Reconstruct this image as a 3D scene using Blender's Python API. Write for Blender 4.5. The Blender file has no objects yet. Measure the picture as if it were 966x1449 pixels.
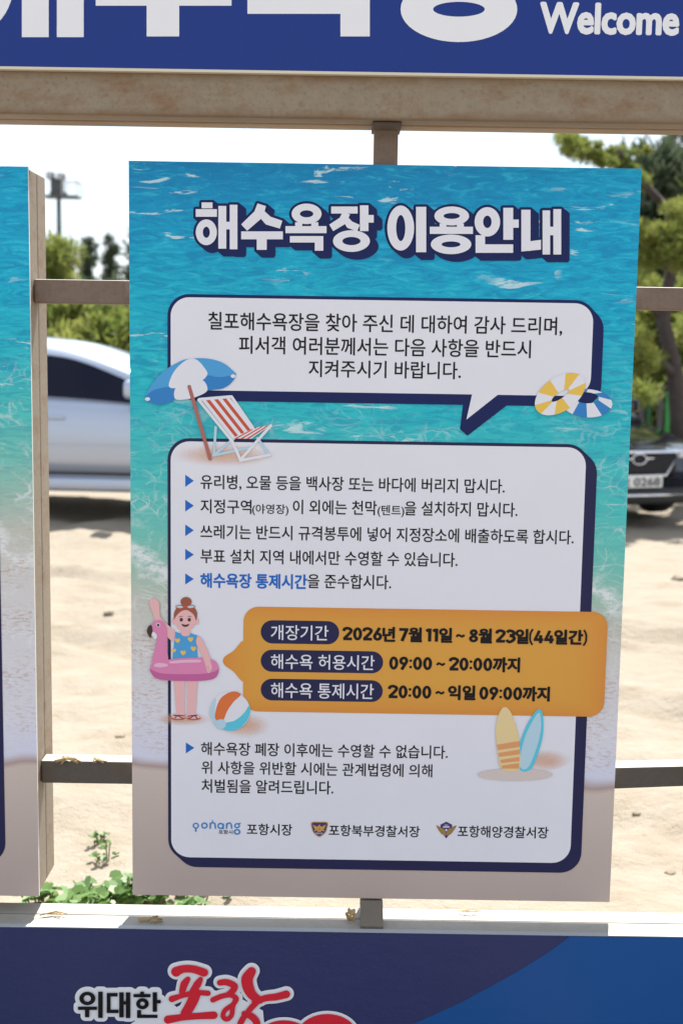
import bpy, bmesh, math, random
from math import sin, cos, pi, radians
from mathutils import Vector, Matrix, noise
import numpy as np

SC = bpy.context.scene
COL = SC.collection
rnd = random.Random(7)

# ------------------------------------------------------------------ camera, sky, sun, exposure
CAM_H = 1.5
PITCH, ROLL = radians(7.5), radians(0.89)
FPX = 1864.0                     # focal length in photo pixels (photo 966 wide)
cam = bpy.data.cameras.new('camera'); cam_o = bpy.data.objects.new('camera', cam); COL.objects.link(cam_o)
cam.sensor_fit = 'HORIZONTAL'; cam.sensor_width = 24.0; cam.lens = 24.0 * FPX / 966.0
cam.clip_start = 0.05; cam.clip_end = 3000
cam_o.matrix_world = Matrix.Translation((0, 0, CAM_H)) @ Matrix.Rotation(pi / 2 - PITCH, 4, 'X') @ Matrix.Rotation(ROLL, 4, 'Z')
cam.dof.use_dof = True; cam.dof.focus_distance = 2.38; cam.dof.aperture_fstop = 5.0
SC.camera = cam_o

SUN_EL, SUN_AZ = radians(58), radians(12)      # azimuth from +Y (behind the boards) towards +X
world = bpy.data.worlds.new('World'); SC.world = world; world.use_nodes = True
wn, wl = world.node_tree.nodes, world.node_tree.links
bg = wn['Background']; bg.inputs['Strength'].default_value = 0.085
sky = wn.new('ShaderNodeTexSky'); sky.sky_type = 'NISHITA'; sky.sun_disc = False
sky.sun_elevation = SUN_EL; sky.sun_rotation = SUN_AZ; sky.air_density = 1.0; sky.dust_density = 0.5
tc = wn.new('ShaderNodeTexCoord'); mp = wn.new('ShaderNodeMapping'); mp.inputs['Scale'].default_value = (1.0, 1.0, 2.6)
nz = wn.new('ShaderNodeTexNoise'); nz.inputs['Scale'].default_value = 4.2; nz.inputs['Detail'].default_value = 9; nz.inputs['Roughness'].default_value = 0.58
rp = wn.new('ShaderNodeValToRGB'); rp.color_ramp.elements[0].position = 0.40; rp.color_ramp.elements[1].position = 0.62
rp.color_ramp.elements[0].color = (0.34, 0.34, 0.34, 1)
mx = wn.new('ShaderNodeMix'); mx.data_type = 'RGBA'; mx.inputs[7].default_value = (5.5, 5.9, 6.4, 1)
wl.new(tc.outputs['Generated'], mp.inputs['Vector']); wl.new(mp.outputs['Vector'], nz.inputs['Vector'])
wl.new(nz.outputs[0], rp.inputs['Fac']); wl.new(rp.outputs['Color'], mx.inputs[0]); wl.new(sky.outputs['Color'], mx.inputs[6])
wl.new(mx.outputs[2], bg.inputs['Color'])

sun = bpy.data.lights.new('sun', 'SUN'); sun.energy = 5.0; sun.angle = radians(0.5); sun.color = (1.0, 0.965, 0.91)
sun_o = bpy.data.objects.new('sun', sun); COL.objects.link(sun_o); sun_o.location = (3, 12, 14)
sd = Vector((sin(SUN_AZ) * cos(SUN_EL), cos(SUN_AZ) * cos(SUN_EL), sin(SUN_EL)))
sun_o.rotation_euler = sd.to_track_quat('Z', 'Y').to_euler()
SC.view_settings.view_transform = 'Standard'; SC.view_settings.look = 'None'; SC.view_settings.gamma = 1.0
SC.view_settings.exposure = 1.24

# ------------------------------------------------------------------ helpers
def at(px, py, Y):
    """world point on the vertical plane y=Y seen at photo pixel px,py (used once, to measure the place)"""
    x = (px - 483.0) / FPX; y = -(py - 724.5) / FPX
    xr = x * cos(ROLL) - y * sin(ROLL); yr = x * sin(ROLL) + y * cos(ROLL)
    r = Vector((xr, cos(PITCH) + yr * sin(PITCH), -sin(PITCH) + yr * cos(PITCH)))
    r *= Y / r.y
    return Vector((r.x, Y, CAM_H + r.z))

def lin(c):
    return tuple(((v / 255.0) / 12.92 if v <= 10 else ((v / 255.0 + 0.055) / 1.055) ** 2.4) for v in c)

def ink(r, g, b, k=1.12):
    return tuple(min(0.86, v * k) for v in lin((r, g, b)))

_mats = {}
def mat(name, col, rough=0.5, metal=0.0, spec=0.5, **kw):
    key = name
    if key in _mats: return _mats[key]
    m = bpy.data.materials.new(name); m.use_nodes = True
    b = m.node_tree.nodes['Principled BSDF']
    b.inputs['Base Color'].default_value = (*col, 1); b.inputs['Roughness'].default_value = rough
    b.inputs['Metallic'].default_value = metal; b.inputs['Specular IOR Level'].default_value = spec
    _mats[key] = m
    return m

class NT:
    """tiny node builder"""
    def __init__(s, m): s.n = m.node_tree.nodes; s.l = m.node_tree.links; s.b = s.n['Principled BSDF']
    def add(s, t, **inp):
        n = s.n.new(t)
        for k, v in inp.items():
            n.inputs[k.replace('_', ' ')].default_value = v
        return n
    def link(s, a, b): s.l.new(a, b)
    def noise(s, vec, scale, detail=4, rough=0.5, dist=0.0):
        n = s.add('ShaderNodeTexNoise', Scale=scale, Detail=detail, Roughness=rough, Distortion=dist)
        if vec is not None: s.link(vec, n.inputs['Vector'])
        return n.outputs[0]
    def ramp(s, fac, stops):
        n = s.n.new('ShaderNodeValToRGB'); e = n.color_ramp.elements
        while len(e) < len(stops): e.new(0.5)
        for i, (p, c) in enumerate(stops):
            e[i].position = p; e[i].color = (*c, 1) if len(c) == 3 else c
        s.link(fac, n.inputs['Fac']); return n.outputs['Color']
    def math(s, op, a, b=None, clamp=False):
        n = s.n.new('ShaderNodeMath'); n.operation = op; n.use_clamp = clamp
        for i, v in enumerate((a, b)):
            if v is None: continue
            if isinstance(v, (int, float)): n.inputs[i].default_value = v
            else: s.link(v, n.inputs[i])
        return n.outputs[0]
    def mix(s, fac, a, b):
        n = s.n.new('ShaderNodeMix'); n.data_type = 'RGBA'
        for i, v in ((0, fac), (6, a), (7, b)):
            if isinstance(v, (int, float)): n.inputs[i].default_value = v
            elif isinstance(v, tuple): n.inputs[i].default_value = (*v, 1)
            else: s.link(v, n.inputs[i])
        return n.outputs[2]
    def mapping(s, vec, scale=(1, 1, 1), rot=(0, 0, 0), loc=(0, 0, 0)):
        n = s.n.new('ShaderNodeMapping'); n.inputs['Scale'].default_value = scale; n.inputs['Rotation'].default_value = rot; n.inputs['Location'].default_value = loc
        s.link(vec, n.inputs['Vector']); return n.outputs[0]
    def bump(s, h, strength=0.3, dist=0.01):
        n = s.add('ShaderNodeBump', Strength=strength, Distance=dist); s.link(h, n.inputs['Height']); s.link(n.outputs[0], s.b.inputs['Normal'])

def origin(p):
    o = Vector((0, 0, 0))
    while p is not None:
        o += p.location; p = p.parent
    return o

def mesh(name, V, F, mats, parent=None, uv=None, smooth=False, midx=None, loc=None):
    """link one mesh object; V in world coordinates"""
    me = bpy.data.meshes.new(name)
    base = origin(parent) if parent is not None else Vector(loc or (0, 0, 0))
    me.from_pydata([(v[0] - base.x, v[1] - base.y, v[2] - base.z) for v in V], [], F)
    if not isinstance(mats, (list, tuple)): mats = [mats]
    for m in mats: me.materials.append(m)
    if midx: me.polygons.foreach_set('material_index', midx)
    if uv is not None:
        l = me.uv_layers.new(name='UVMap')
        buf = []
        for lp in me.loops: buf += [uv[lp.vertex_index][0], uv[lp.vertex_index][1]]
        l.data.foreach_set('uv', buf)
    if smooth: me.polygons.foreach_set('use_smooth', [True] * len(me.polygons))
    me.update()
    o = bpy.data.objects.new(name, me); COL.objects.link(o)
    if parent is not None: o.parent = parent
    else: o.location = base
    return o

def thing(name, label, cat, loc, group=None):
    o = bpy.data.objects.new(name, None); COL.objects.link(o); o.location = loc; o.empty_display_size = 0.1
    o['label'] = label; o['category'] = cat
    if group: o['group'] = group
    return o

def tag(o, label=None, cat=None, group=None, kind=None):
    for k, v in (('label', label), ('category', cat), ('group', group), ('kind', kind)):
        if v: o[k] = v
    return o

def box(x0, x1, y0, y1, z0, z1, bev=0.0, seg=2):
    if bev <= 0:
        V = [(x0, y0, z0), (x1, y0, z0), (x1, y1, z0), (x0, y1, z0), (x0, y0, z1), (x1, y0, z1), (x1, y1, z1), (x0, y1, z1)]
        F = [(0, 3, 2, 1), (4, 5, 6, 7), (0, 1, 5, 4), (1, 2, 6, 5), (2, 3, 7, 6), (3, 0, 4, 7)]
        return V, F
    bm = bmesh.new(); bmesh.ops.create_cube(bm, size=1.0)
    for v in bm.verts:
        v.co = Vector(((x0 + x1) / 2 + v.co.x * (x1 - x0), (y0 + y1) / 2 + v.co.y * (y1 - y0), (z0 + z1) / 2 + v.co.z * (z1 - z0)))
    bmesh.ops.bevel(bm, geom=bm.edges[:], offset=bev, segments=seg, affect='EDGES', profile=0.5)
    bm.verts.index_update()
    V = [tuple(v.co) for v in bm.verts]; F = [tuple(v.index for v in f.verts) for f in bm.faces]
    bm.free(); return V, F

def join(*parts):
    V, F = [], []
    for v, f in parts:
        o = len(V); V += list(v); F += [tuple(i + o for i in q) for q in f]
    return V, F

def tube(path, radii, n=8, cap=True):
    """round tube along a list of points"""
    V, F = [], []
    P = [Vector(p) for p in path]
    for i, p in enumerate(P):
        t = (P[min(i + 1, len(P) - 1)] - P[max(i - 1, 0)]).normalized()
        a = t.orthogonal().normalized() if i == 0 else (a - t * a.dot(t)).normalized()
        b = t.cross(a); r = radii[i] if isinstance(radii, (list, tuple)) else radii
        for k in range(n):
            q = p + (a * cos(2 * pi * k / n) + b * sin(2 * pi * k / n)) * r
            V.append(tuple(q))
    for i in range(len(P) - 1):
        for k in range(n):
            F.append((i * n + k, i * n + (k + 1) % n, (i + 1) * n + (k + 1) % n, (i + 1) * n + k))
    if cap: F += [tuple(range(n))[::-1], tuple((len(P) - 1) * n + k for k in range(n))]
    return V, F

# ---- flat printed graphics.  A piece is (list of 2D points, faces); 'px' pieces are measured on the photograph
def poly(pts): return (list(pts), [tuple(range(len(pts)))])
def rect(x0, y0, x1, y1): return poly([(x0, y0), (x1, y0), (x1, y1), (x0, y1)])
def ellipse(cx, cy, rx, ry, n=40, rot=0.0):
    c, s = cos(rot), sin(rot)
    return poly([(cx + rx * cos(2 * pi * i / n) * c - ry * sin(2 * pi * i / n) * s, cy + rx * cos(2 * pi * i / n) * s + ry * sin(2 * pi * i / n) * c) for i in range(n)])
def ring(cx, cy, rx, ry, ix, iy, n=44):
    V = [(cx + rx * cos(2 * pi * i / n), cy + ry * sin(2 * pi * i / n)) for i in range(n)] + [(cx + ix * cos(2 * pi * i / n), cy + iy * sin(2 * pi * i / n)) for i in range(n)]
    return (V, [(i, (i + 1) % n, n + (i + 1) % n, n + i) for i in range(n)])
def blob(pts, k=5, closed=True):
    """closed Catmull-Rom outline"""
    n = len(pts); out = []
    for i in range(n):
        p0, p1, p2, p3 = [Vector(pts[(i + d) % n]) for d in (-1, 0, 1, 2)]
        for j in range(k):
            t = j / k
            out.append(tuple(0.5 * ((2 * p1) + (-p0 + p2) * t + (2 * p0 - 5 * p1 + 4 * p2 - p3) * t * t + (-p0 + 3 * p1 - 3 * p2 + p3) * t ** 3)))
    return poly(out)
def line(pts, w, k=1, caps=False):
    """ribbon along a polyline; w is a width or a list of widths"""
    P = [Vector(p) for p in pts]; W = list(w) if isinstance(w, (list, tuple)) else [w] * len(P)
    if k > 1:
        Q, WW = [], []
        for i in range(len(P) - 1):
            p0, p1, p2, p3 = P[max(i - 1, 0)], P[i], P[i + 1], P[min(i + 2, len(P) - 1)]
            for j in range(k):
                t = j / k
                Q.append(0.5 * ((2 * p1) + (-p0 + p2) * t + (2 * p0 - 5 * p1 + 4 * p2 - p3) * t * t + (-p0 + 3 * p1 - 3 * p2 + p3) * t ** 3)); WW.append(W[i] * (1 - t) + W[i + 1] * t)
        P, W = Q + [P[-1]], WW + [W[-1]]
    V = []
    for i, p in enumerate(P):
        a = (P[i] - P[i - 1]).normalized() if i else None
        b = (P[i + 1] - P[i]).normalized() if i < len(P) - 1 else None
        if a is None: a = b
        if b is None: b = a
        m = (a + b)
        if m.length < 1e-6: m = a
        m.normalize(); nn = Vector((-m.y, m.x)); sc = 1.0 / max(0.5, nn.dot(Vector((-a.y, a.x))))
        V += [tuple(p + nn * W[i] / 2 * sc), tuple(p - nn * W[i] / 2 * sc)]
    F = [(2 * i, 2 * i + 1, 2 * i + 3, 2 * i + 2) for i in range(len(P) - 1)]
    out = [(V, F)]
    if caps:
        out += [ellipse(P[0].x, P[0].y, W[0] / 2, W[0] / 2, 18), ellipse(P[-1].x, P[-1].y, W[-1] / 2, W[-1] / 2, 18)]
    return out
def crop(pieces, ox, oy, s):
    return [([(ox + x / s, oy + y / s) for x, y in V], F) for V, F in pieces]

EPS = 4e-6
def place(pieces, Y):
    """px pieces -> (x,z) pieces on plane Y"""
    out = []
    for V, F in pieces:
        W = [at(x, y, Y) for x, y in V]
        out.append(([(w.x, w.z) for w in W], F))
    return out
def rrect(px0, py0, px1, py1, r, Y, dx=0, dz=0, n=9):
    """round-cornered rectangle between two photo corners on plane Y, returned as (x,z)"""
    a, b = at(px0, py0, Y), at(px1, py1, Y); s = Y / FPX
    x0, x1, z1, z0 = a.x + dx * s, b.x + dx * s, a.z - dz * s, b.z - dz * s; r = min(r * s, (x1 - x0) / 2.001, (z1 - z0) / 2.001)
    P = []
    for cx, cz, a0 in ((x1 - r, z1 - r, 0), (x0 + r, z1 - r, pi / 2), (x0 + r, z0 + r, pi), (x1 - r, z0 + r, 3 * pi / 2)):
        P += [(cx + r * cos(a0 + pi / 2 * i / n), cz + r * sin(a0 + pi / 2 * i / n)) for i in range(n + 1)]
    return poly(P)
def spread(pieces, r, n=8, keep=True):
    """thicken flat pieces by r metres: shifted copies"""
    out = list(pieces) if keep else []
    for k in range(n):
        dx, dz = r * cos(2 * pi * k / n + 0.2), r * sin(2 * pi * k / n + 0.2)
        out += [([(x + dx, z + dz) for x, z in V], F) for V, F in pieces]
    return out
def grow(pieces, r, arc=5):
    """every piece widened by r with round corners (outlines and stickers round lettering)"""
    out = []
    def off(P):
        n = len(P); ar = sum(P[i][0] * P[(i + 1) % n][1] - P[(i + 1) % n][0] * P[i][1] for i in range(n))
        if ar < 0: P = P[::-1]
        R = []
        for i in range(n):
            a, b, c = Vector(P[i - 1]), Vector(P[i]), Vector(P[(i + 1) % n]); d1, d2 = (b - a).normalized(), (c - b).normalized()
            n1, n2 = Vector((d1.y, -d1.x)), Vector((d2.y, -d2.x)); cr = d1.x * d2.y - d1.y * d2.x
            if cr > .05:
                a1 = math.atan2(n1.y, n1.x); da = math.atan2(cr, d1.dot(d2)); k = max(1, int(arc * da / (pi / 2)))
                R += [(b.x + r * cos(a1 + da * j / k), b.y + r * sin(a1 + da * j / k)) for j in range(k + 1)]
            else:
                m = (n1 + n2); m = m.normalized() if m.length > 1e-6 else n1
                R.append((b.x + m.x * r, b.y + m.y * r))
        return poly(R)
    for V, F in pieces:
        n = len(V) // 2
        if len(F) > 1 and tuple(F[0]) == (0, 1, n + 1, n):                                # ring
            cx = sum(v[0] for v in V[:n]) / n; cz = sum(v[1] for v in V[:n]) / n
            def sc(v, d):
                q = Vector((v[0] - cx, v[1] - cz)); L = q.length; return (cx + q.x * max(0, L + d) / L, cz + q.y * max(0, L + d) / L)
            out.append(([sc(v, r) for v in V[:n]] + [sc(v, -r) for v in V[n:]], F))
            if min(Vector((v[0] - cx, v[1] - cz)).length for v in V[n:]) <= r * 1.05: out[-1] = poly([sc(v, r) for v in V[:n]])
        elif len(F) > 1 and tuple(F[0]) == (0, 1, 3, 2):                                  # ribbon: quads and discs
            for i in range(len(F)): out.append(off([V[2 * i], V[2 * i + 1], V[2 * i + 3], V[2 * i + 2]]))
        else: out.append(off(list(V)))
    return out
def shifted(pieces, dx, dz): return [([(x + dx, z + dz) for x, z in V], F) for V, F in pieces]
def flat(name, pieces, Y, m, parent, uv=None):
    """one flat printed mesh out of (x,z) pieces, facing -Y; each piece a few micrometres in front of the last"""
    V, F, U = [], [], []
    for i, (v, f) in enumerate(pieces):
        o = len(V); V += [(x, Y - i * EPS, z) for x, z in v]
        for q in f:
            ar = sum(v[q[k]][0] * v[q[(k + 1) % len(q)]][1] - v[q[(k + 1) % len(q)]][0] * v[q[k]][1] for k in range(len(q)))
            q = q if ar > 0 else q[::-1]
            F.append(tuple(k + o for k in q))
    if uv == 'box':
        xs = [p[0] for p in V]; zs = [p[2] for p in V]
        U = [((p[0] - min(xs)) / (max(xs) - min(xs)), (p[2] - min(zs)) / (max(zs) - min(zs))) for p in V]
    return mesh(name, V, F, m, parent, uv=U or None)

# text: built from Blender's own font, turned into flat mesh pieces
_jobs = []
def text_pieces(strings):
    """dict string -> (pieces, bbox, core bbox) for many strings, one evaluation"""
    objs = []
    for s in strings:
        core = s.strip(',.()~ ') or s
        for q in (ch for ch in ',()~'): core = core.replace(q, '')
        for t in (s, core):
            c = bpy.data.curves.new('lettering', 'FONT'); c.body = t; c.size = 1; c.resolution_u = 3
            o = bpy.data.objects.new('lettering', c); COL.objects.link(o); objs.append(o)
    dg = bpy.context.evaluated_depsgraph_get(); out = {}
    for i, s in enumerate(strings):
        res = []
        for o in objs[2 * i:2 * i + 2]:
            me = bpy.data.meshes.new_from_object(o.evaluated_get(dg), depsgraph=dg)
            V = [(v.co.x, v.co.y) for v in me.vertices]; F = [tuple(p.vertices) for p in me.polygons]
            bpy.data.meshes.remove(me); res.append((V, F))
        xs = [v[0] for v in res[0][0]]; zs = [v[1] for v in res[1][0]]
        out[s] = (res[0], (min(xs), max(xs)), (min(zs), max(zs)))
    for o in objs:
        c = o.data; bpy.data.objects.remove(o); bpy.data.curves.remove(c)
    return out
TXT = {}
def words(s, x0, x1, y0, y1, Y, bold=0.012, n=8):
    """string fitted into the photo box: left x0, right x1, top y0 and bottom y1 (rows at its left end)"""
    (V, F), (a0, a1), (b0, b1) = TXT[s]
    tl, bl = at(x0, y0, Y), at(x0, y1, Y)
    yr = (x1 - x0) * 0.0145 * 0.55
    tr = at(x1, y0 + yr, Y)
    sx = (tr.x - tl.x) / (a1 - a0); sz = (tl.z - bl.z) / (b1 - b0)
    P = [([((x - a0) * sx + tl.x, (z - b0) * sz + bl.z) for x, z in V], F)]
    return spread(P, bold * sz, n) if bold else P

# ------------------------------------------------------------------ materials
def make_print(name, seed, shore=0.0, lift=0.0):
    """printed photograph of a shore: deep blue at the top, turquoise, foam, wet and dry sand"""
    m = bpy.data.materials.new(name); m.use_nodes = True; t = NT(m)
    uvn = t.n.new('ShaderNodeUVMap'); uv = uvn.outputs[0]
    sep = t.n.new('ShaderNodeSeparateXYZ'); t.link(uv, sep.inputs[0]); u, v = sep.outputs[0], sep.outputs[1]
    P = t.mapping(uv, (1, 1.5, 1), loc=(seed, seed * 0.37, 0))
    wob = t.noise(P, 2.2, 3, 0.5)
    sag = t.math('MULTIPLY', t.math('POWER', t.math('ABSOLUTE', t.math('SUBTRACT', u, 0.42)), 2.0), 0.04 if shore <= 0 else 0.0)
    vv = t.math('ADD', v, t.math('MULTIPLY', t.math('SUBTRACT', wob, 0.5), 0.09))
    vv = t.math('ADD', vv, t.math('MULTIPLY', t.math('SUBTRACT', u, 0.5), 0.03 - shore))
    q = lift
    col = t.ramp(vv, [(0.0, ink(172, 156, 150)), (0.165, ink(196, 180, 172)), (0.172, ink(168, 146, 142)), (0.186, ink(206, 206, 224)), (0.25, ink(212, 210, 220)), (0.34 + q, ink(206, 202, 202)), (0.41 + q, ink(188, 190, 180)), (0.45 + q, ink(156, 186, 172)), (0.50 + q, ink(112, 188, 176)),
                      (0.57 + q * .8, ink(74, 186, 182)), (0.69 + q * .5, ink(34, 178, 190)), (0.82, ink(14, 168, 196)), (0.93, ink(4, 146, 190)), (1.0, ink(2, 122, 176))])
    col = t.mix(t.math('MULTIPLY', t.math('MULTIPLY', t.ramp(u, [(.35, (0, 0, 0)), (1.0, (1, 1, 1))]), t.ramp(v, [(.7, (0, 0, 0)), (.95, (1, 1, 1))])), .55), col, ink(10, 172, 206))
    # ripples of the open water
    R = t.mapping(P, (8, 36, 1), rot=(0, 0, -0.2))
    rip = t.noise(R, 2.0, 6, 0.6, 1.6)
    deep = t.ramp(vv, [(0.45, (0, 0, 0)), (0.75, (1, 1, 1))])
    col = t.mix(t.math('MULTIPLY', t.math('MULTIPLY', t.ramp(rip, [(0.46, (0, 0, 0)), (0.62, (1, 1, 1))]), 0.50), deep), col, ink(2, 110, 164))
    col = t.mix(t.math('MULTIPLY', t.math('MULTIPLY', t.ramp(rip, [(0.34, (1, 1, 1)), (0.44, (0, 0, 0))]), 0.30), deep), col, ink(70, 205, 220))
    # thin broken white crests in the deep water
    S = t.mapping(P, (4.2, 20, 1), rot=(0, 0, -0.42), loc=(0.4, 0.9, 0))
    cr = t.noise(S, 2.1, 9, 0.62, 0.9)
    gate = t.noise(t.mapping(P, (2.2, 5.5, 1), rot=(0, 0, -0.35), loc=(3.1, 0, 0)), 1.6, 2, 0.5)
    crest = t.math('MULTIPLY', t.ramp(cr, [(0.595, (0, 0, 0)), (0.635, (1, 1, 1))]), t.ramp(gate, [(0.50, (0, 0, 0)), (0.58, (1, 1, 1))]))
    crest = t.math('MULTIPLY', crest, t.ramp(vv, [(0.50, (0, 0, 0)), (0.66, (1, 1, 1))]))
    col = t.mix(t.math('MULTIPLY', crest, 0.7), col, ink(206, 226, 236))
    # foam lace: distorted cell edges, two sizes
    D = t.add('ShaderNodeTexNoise', Scale=7.0, Detail=5.0); t.link(P, D.inputs['Vector'])
    add = t.n.new('ShaderNodeVectorMath'); add.operation = 'MULTIPLY_ADD'; t.link(D.outputs['Color'], add.inputs[0]); add.inputs[1].default_value = (0.16, 0.10, 0); t.link(P, add.inputs[2])
    lace = None
    for sc_, wd in ((13, 0.05), (30, 0.07)):
        vo = t.n.new('ShaderNodeTexVoronoi'); vo.feature = 'DISTANCE_TO_EDGE'; vo.inputs['Scale'].default_value = sc_
        t.link(t.mapping(add.outputs[0], (1, 1.6, 1)), vo.inputs['Vector'])
        e = t.ramp(vo.outputs['Distance'], [(0.0, (1, 1, 1)), (wd, (0, 0, 0))])
        lace = e if lace is None else t.math('MAXIMUM', lace, t.math('MULTIPLY', e, 0.7))
    br = t.noise(t.mapping(P, (6, 10, 1), loc=(9, 2, 0)), 1.5, 7, 0.65)
    lace = t.math('MULTIPLY', lace, t.ramp(br, [(0.46, (0, 0, 0)), (0.62, (1, 1, 1))]))
    lz = t.ramp(vv, [(0.17, (0, 0, 0)), (0.22, (0.4, 0.4, 0.4)), (0.36, (1, 1, 1)), (0.50 + q, (1, 1, 1)), (0.60 + q, (0.6, 0.6, 0.6)), (0.72, (0.15, 0.15, 0.15)), (0.8, (0, 0, 0))])
    col = t.mix(t.math('MULTIPLY', t.math('MULTIPLY', lace, lz), 0.8), col, ink(222, 222, 228))
    # sand grains showing through the washed foam
    sw_ = t.math('MULTIPLY', t.math('MODULO', u, .86), .45)
    bd = t.math('ABSOLUTE', t.math('ADD', t.math('ADD', v, sw_), t.math('ADD', t.math('MULTIPLY', t.noise(t.mapping(P, (5, 8, 1)), 2.0, 6, .65), .10), -.535 - lift * .6)))
    bm_ = t.math('MULTIPLY', t.ramp(bd, [(.004, (1, 1, 1)), (.022, (0, 0, 0))]), t.ramp(t.noise(t.mapping(P, (30, 44, 1)), 1.5, 5, .7), [(.36, (0, 0, 0)), (.54, (1, 1, 1))]))
    col = t.mix(t.math('MULTIPLY', bm_, .85), col, ink(224, 224, 230))
    G = t.mapping(P, (42, 115, 1), rot=(0, 0, 0.25))
    gr = t.noise(G, 1.6, 3, 0.6)
    gp = t.noise(t.mapping(P, (5, 9, 1)), 1.0, 5, 0.6)
    gz = t.ramp(vv, [(0.185, (0, 0, 0)), (0.22, (0.8, 0.8, 0.8)), (0.36 + q, (1, 1, 1)), (0.46 + q, (0, 0, 0))])
    gm = t.math('MULTIPLY', t.math('MULTIPLY', t.ramp(gr, [(0.50, (0, 0, 0)), (0.60, (1, 1, 1))]), t.ramp(gp, [(0.40, (0, 0, 0)), (0.62, (1, 1, 1))])), gz)
    col = t.mix(t.math('MULTIPLY', gm, 0.8), col, ink(178, 146, 130))
    # fine grain of the print
    fg = t.noise(t.mapping(P, (300, 300, 1)), 1.0, 2, 0.5)
    col = t.mix(t.math('MULTIPLY', t.ramp(fg, [(0.45, (0, 0, 0)), (0.7, (1, 1, 1))]), 0.10), col, ink(120, 120, 125))
    t.link(col, t.b.inputs['Base Color']); t.b.inputs['Roughness'].default_value = 0.42; t.b.inputs['Specular IOR Level'].default_value = 0.2
    t.bump(t.noise(t.mapping(P, (3, 3, 1)), 2.0, 2), 0.06, 0.02)
    return m
M_PRINT = make_print('shore_print', 0.0)
M_PRINT_B = make_print('shore_print_other', 4.3, shore=0.10, lift=0.085)

def paper(name, rgb, rough=0.45):
    """printed ink on vinyl: faint mottling and unevenness"""
    if name in _mats: return _mats[name]
    m = mat(name, ink(*rgb), rough, 0, 0.2); t = NT(m)
    g = t.n.new('ShaderNodeNewGeometry')
    nzv = t.noise(g.outputs['Position'], 9, 6, 0.6)
    c = ink(*rgb); d = tuple(v * 0.93 for v in c)
    t.link(t.mix(nzv, c, d), t.b.inputs['Base Color'])
    t.bump(t.noise(g.outputs['Position'], 14, 3), 0.05, 0.01)
    return m

WHITE = paper('white_print', (219, 218, 231)); NAVY = paper('navy_print', (20, 32, 84)); NAVY2 = paper('navy_box_print', (36, 37, 74))
BLACK = paper('black_print', (20, 18, 24)); BLUE = paper('blue_print', (34, 100, 186))
YEL = paper('yellow_print', (226, 186, 84)); RED = paper('red_print', (196, 84, 62)); SKIN = paper('skin_print', (226, 176, 178))
SKIN_D = paper('skin_deep_print', (206, 150, 156)); PINK = paper('pink_print', (214, 130, 172)); PINK_D = paper('deep_pink_print', (188, 96, 150)); PINK_L = paper('pale_pink_print', (228, 176, 204))
BROWN = paper('hair_print', (150, 88, 70)); BROWN_D = paper('dark_brown_print', (70, 54, 50)); SKYB = paper('sky_blue_print', (76, 154, 208)); SKYB_D = paper('deeper_blue_print', (52, 124, 190))
CREAM = paper('cream_print', (222, 198, 148)); ORANGE = paper('orange_print', (214, 112, 62)); CYAN = paper('cyan_print', (88, 192, 216)); PALE = paper('pale_blue_print', (176, 204, 220))
WOODP = paper('wood_print', (168, 104, 96)); BEIGE = paper('sand_print', (206, 192, 188)); GOLD = paper('gold_print', (196, 150, 74)); OLDGOLD = paper('old_gold_print', (150, 122, 76)); TAN = paper('stripe_print', (216, 152, 104))
PURPLE = paper('purple_print', (70, 58, 108)); LOGO = paper('logo_blue_print', (58, 126, 190)); REDB = paper('bright_red_print', (206, 38, 54)); BANNERW = paper('banner_white_print', (222, 222, 234))

def fade_mat(name, rgb):
    m = bpy.data.materials.new(name); m.use_nodes = True; t = NT(m)
    u = t.n.new('ShaderNodeUVMap'); mpn = t.mapping(u.outputs[0], (2, 2, 1), loc=(-1, -1, 0))
    g = t.n.new('ShaderNodeTexGradient'); g.gradient_type = 'SPHERICAL'; t.link(mpn, g.inputs[0])
    t.b.inputs['Base Color'].default_value = (*ink(*rgb), 1); t.b.inputs['Roughness'].default_value = 0.5
    a = t.math('MULTIPLY', t.math('POWER', t.math('SUBTRACT', 1.0, t.math('POWER', t.math('SUBTRACT', 1.0, g.outputs['Fac']), 2.0)), 2.0), 0.55)
    t.link(a, t.b.inputs['Alpha']); return m
PEACH = fade_mat('peach_airbrush_print', (222, 168, 132))

def amber_mat():
    m = bpy.data.materials.new('amber_print'); m.use_nodes = True; t = NT(m)
    u = t.n.new('ShaderNodeUVMap'); s = t.n.new('ShaderNodeSeparateXYZ'); t.link(u.outputs[0], s.inputs[0])
    fx = t.math('MULTIPLY', t.math('ABSOLUTE', t.math('SUBTRACT', s.outputs[0], 0.5)), 2); fy = t.math('MULTIPLY', t.math('ABSOLUTE', t.math('SUBTRACT', s.outputs[1], 0.5)), 2)
    d = t.math('MAXIMUM', t.math('POWER', fx, 9), t.math('POWER', fy, 4))
    t.link(t.mix(t.math('MULTIPLY', d, 0.6), ink(208, 150, 62), ink(204, 118, 48)), t.b.inputs['Base Color']); t.b.inputs['Roughness'].default_value = 0.45
    t.b.inputs['Specular IOR Level'].default_value = 0.35
    return m
AMBER = amber_mat()

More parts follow.
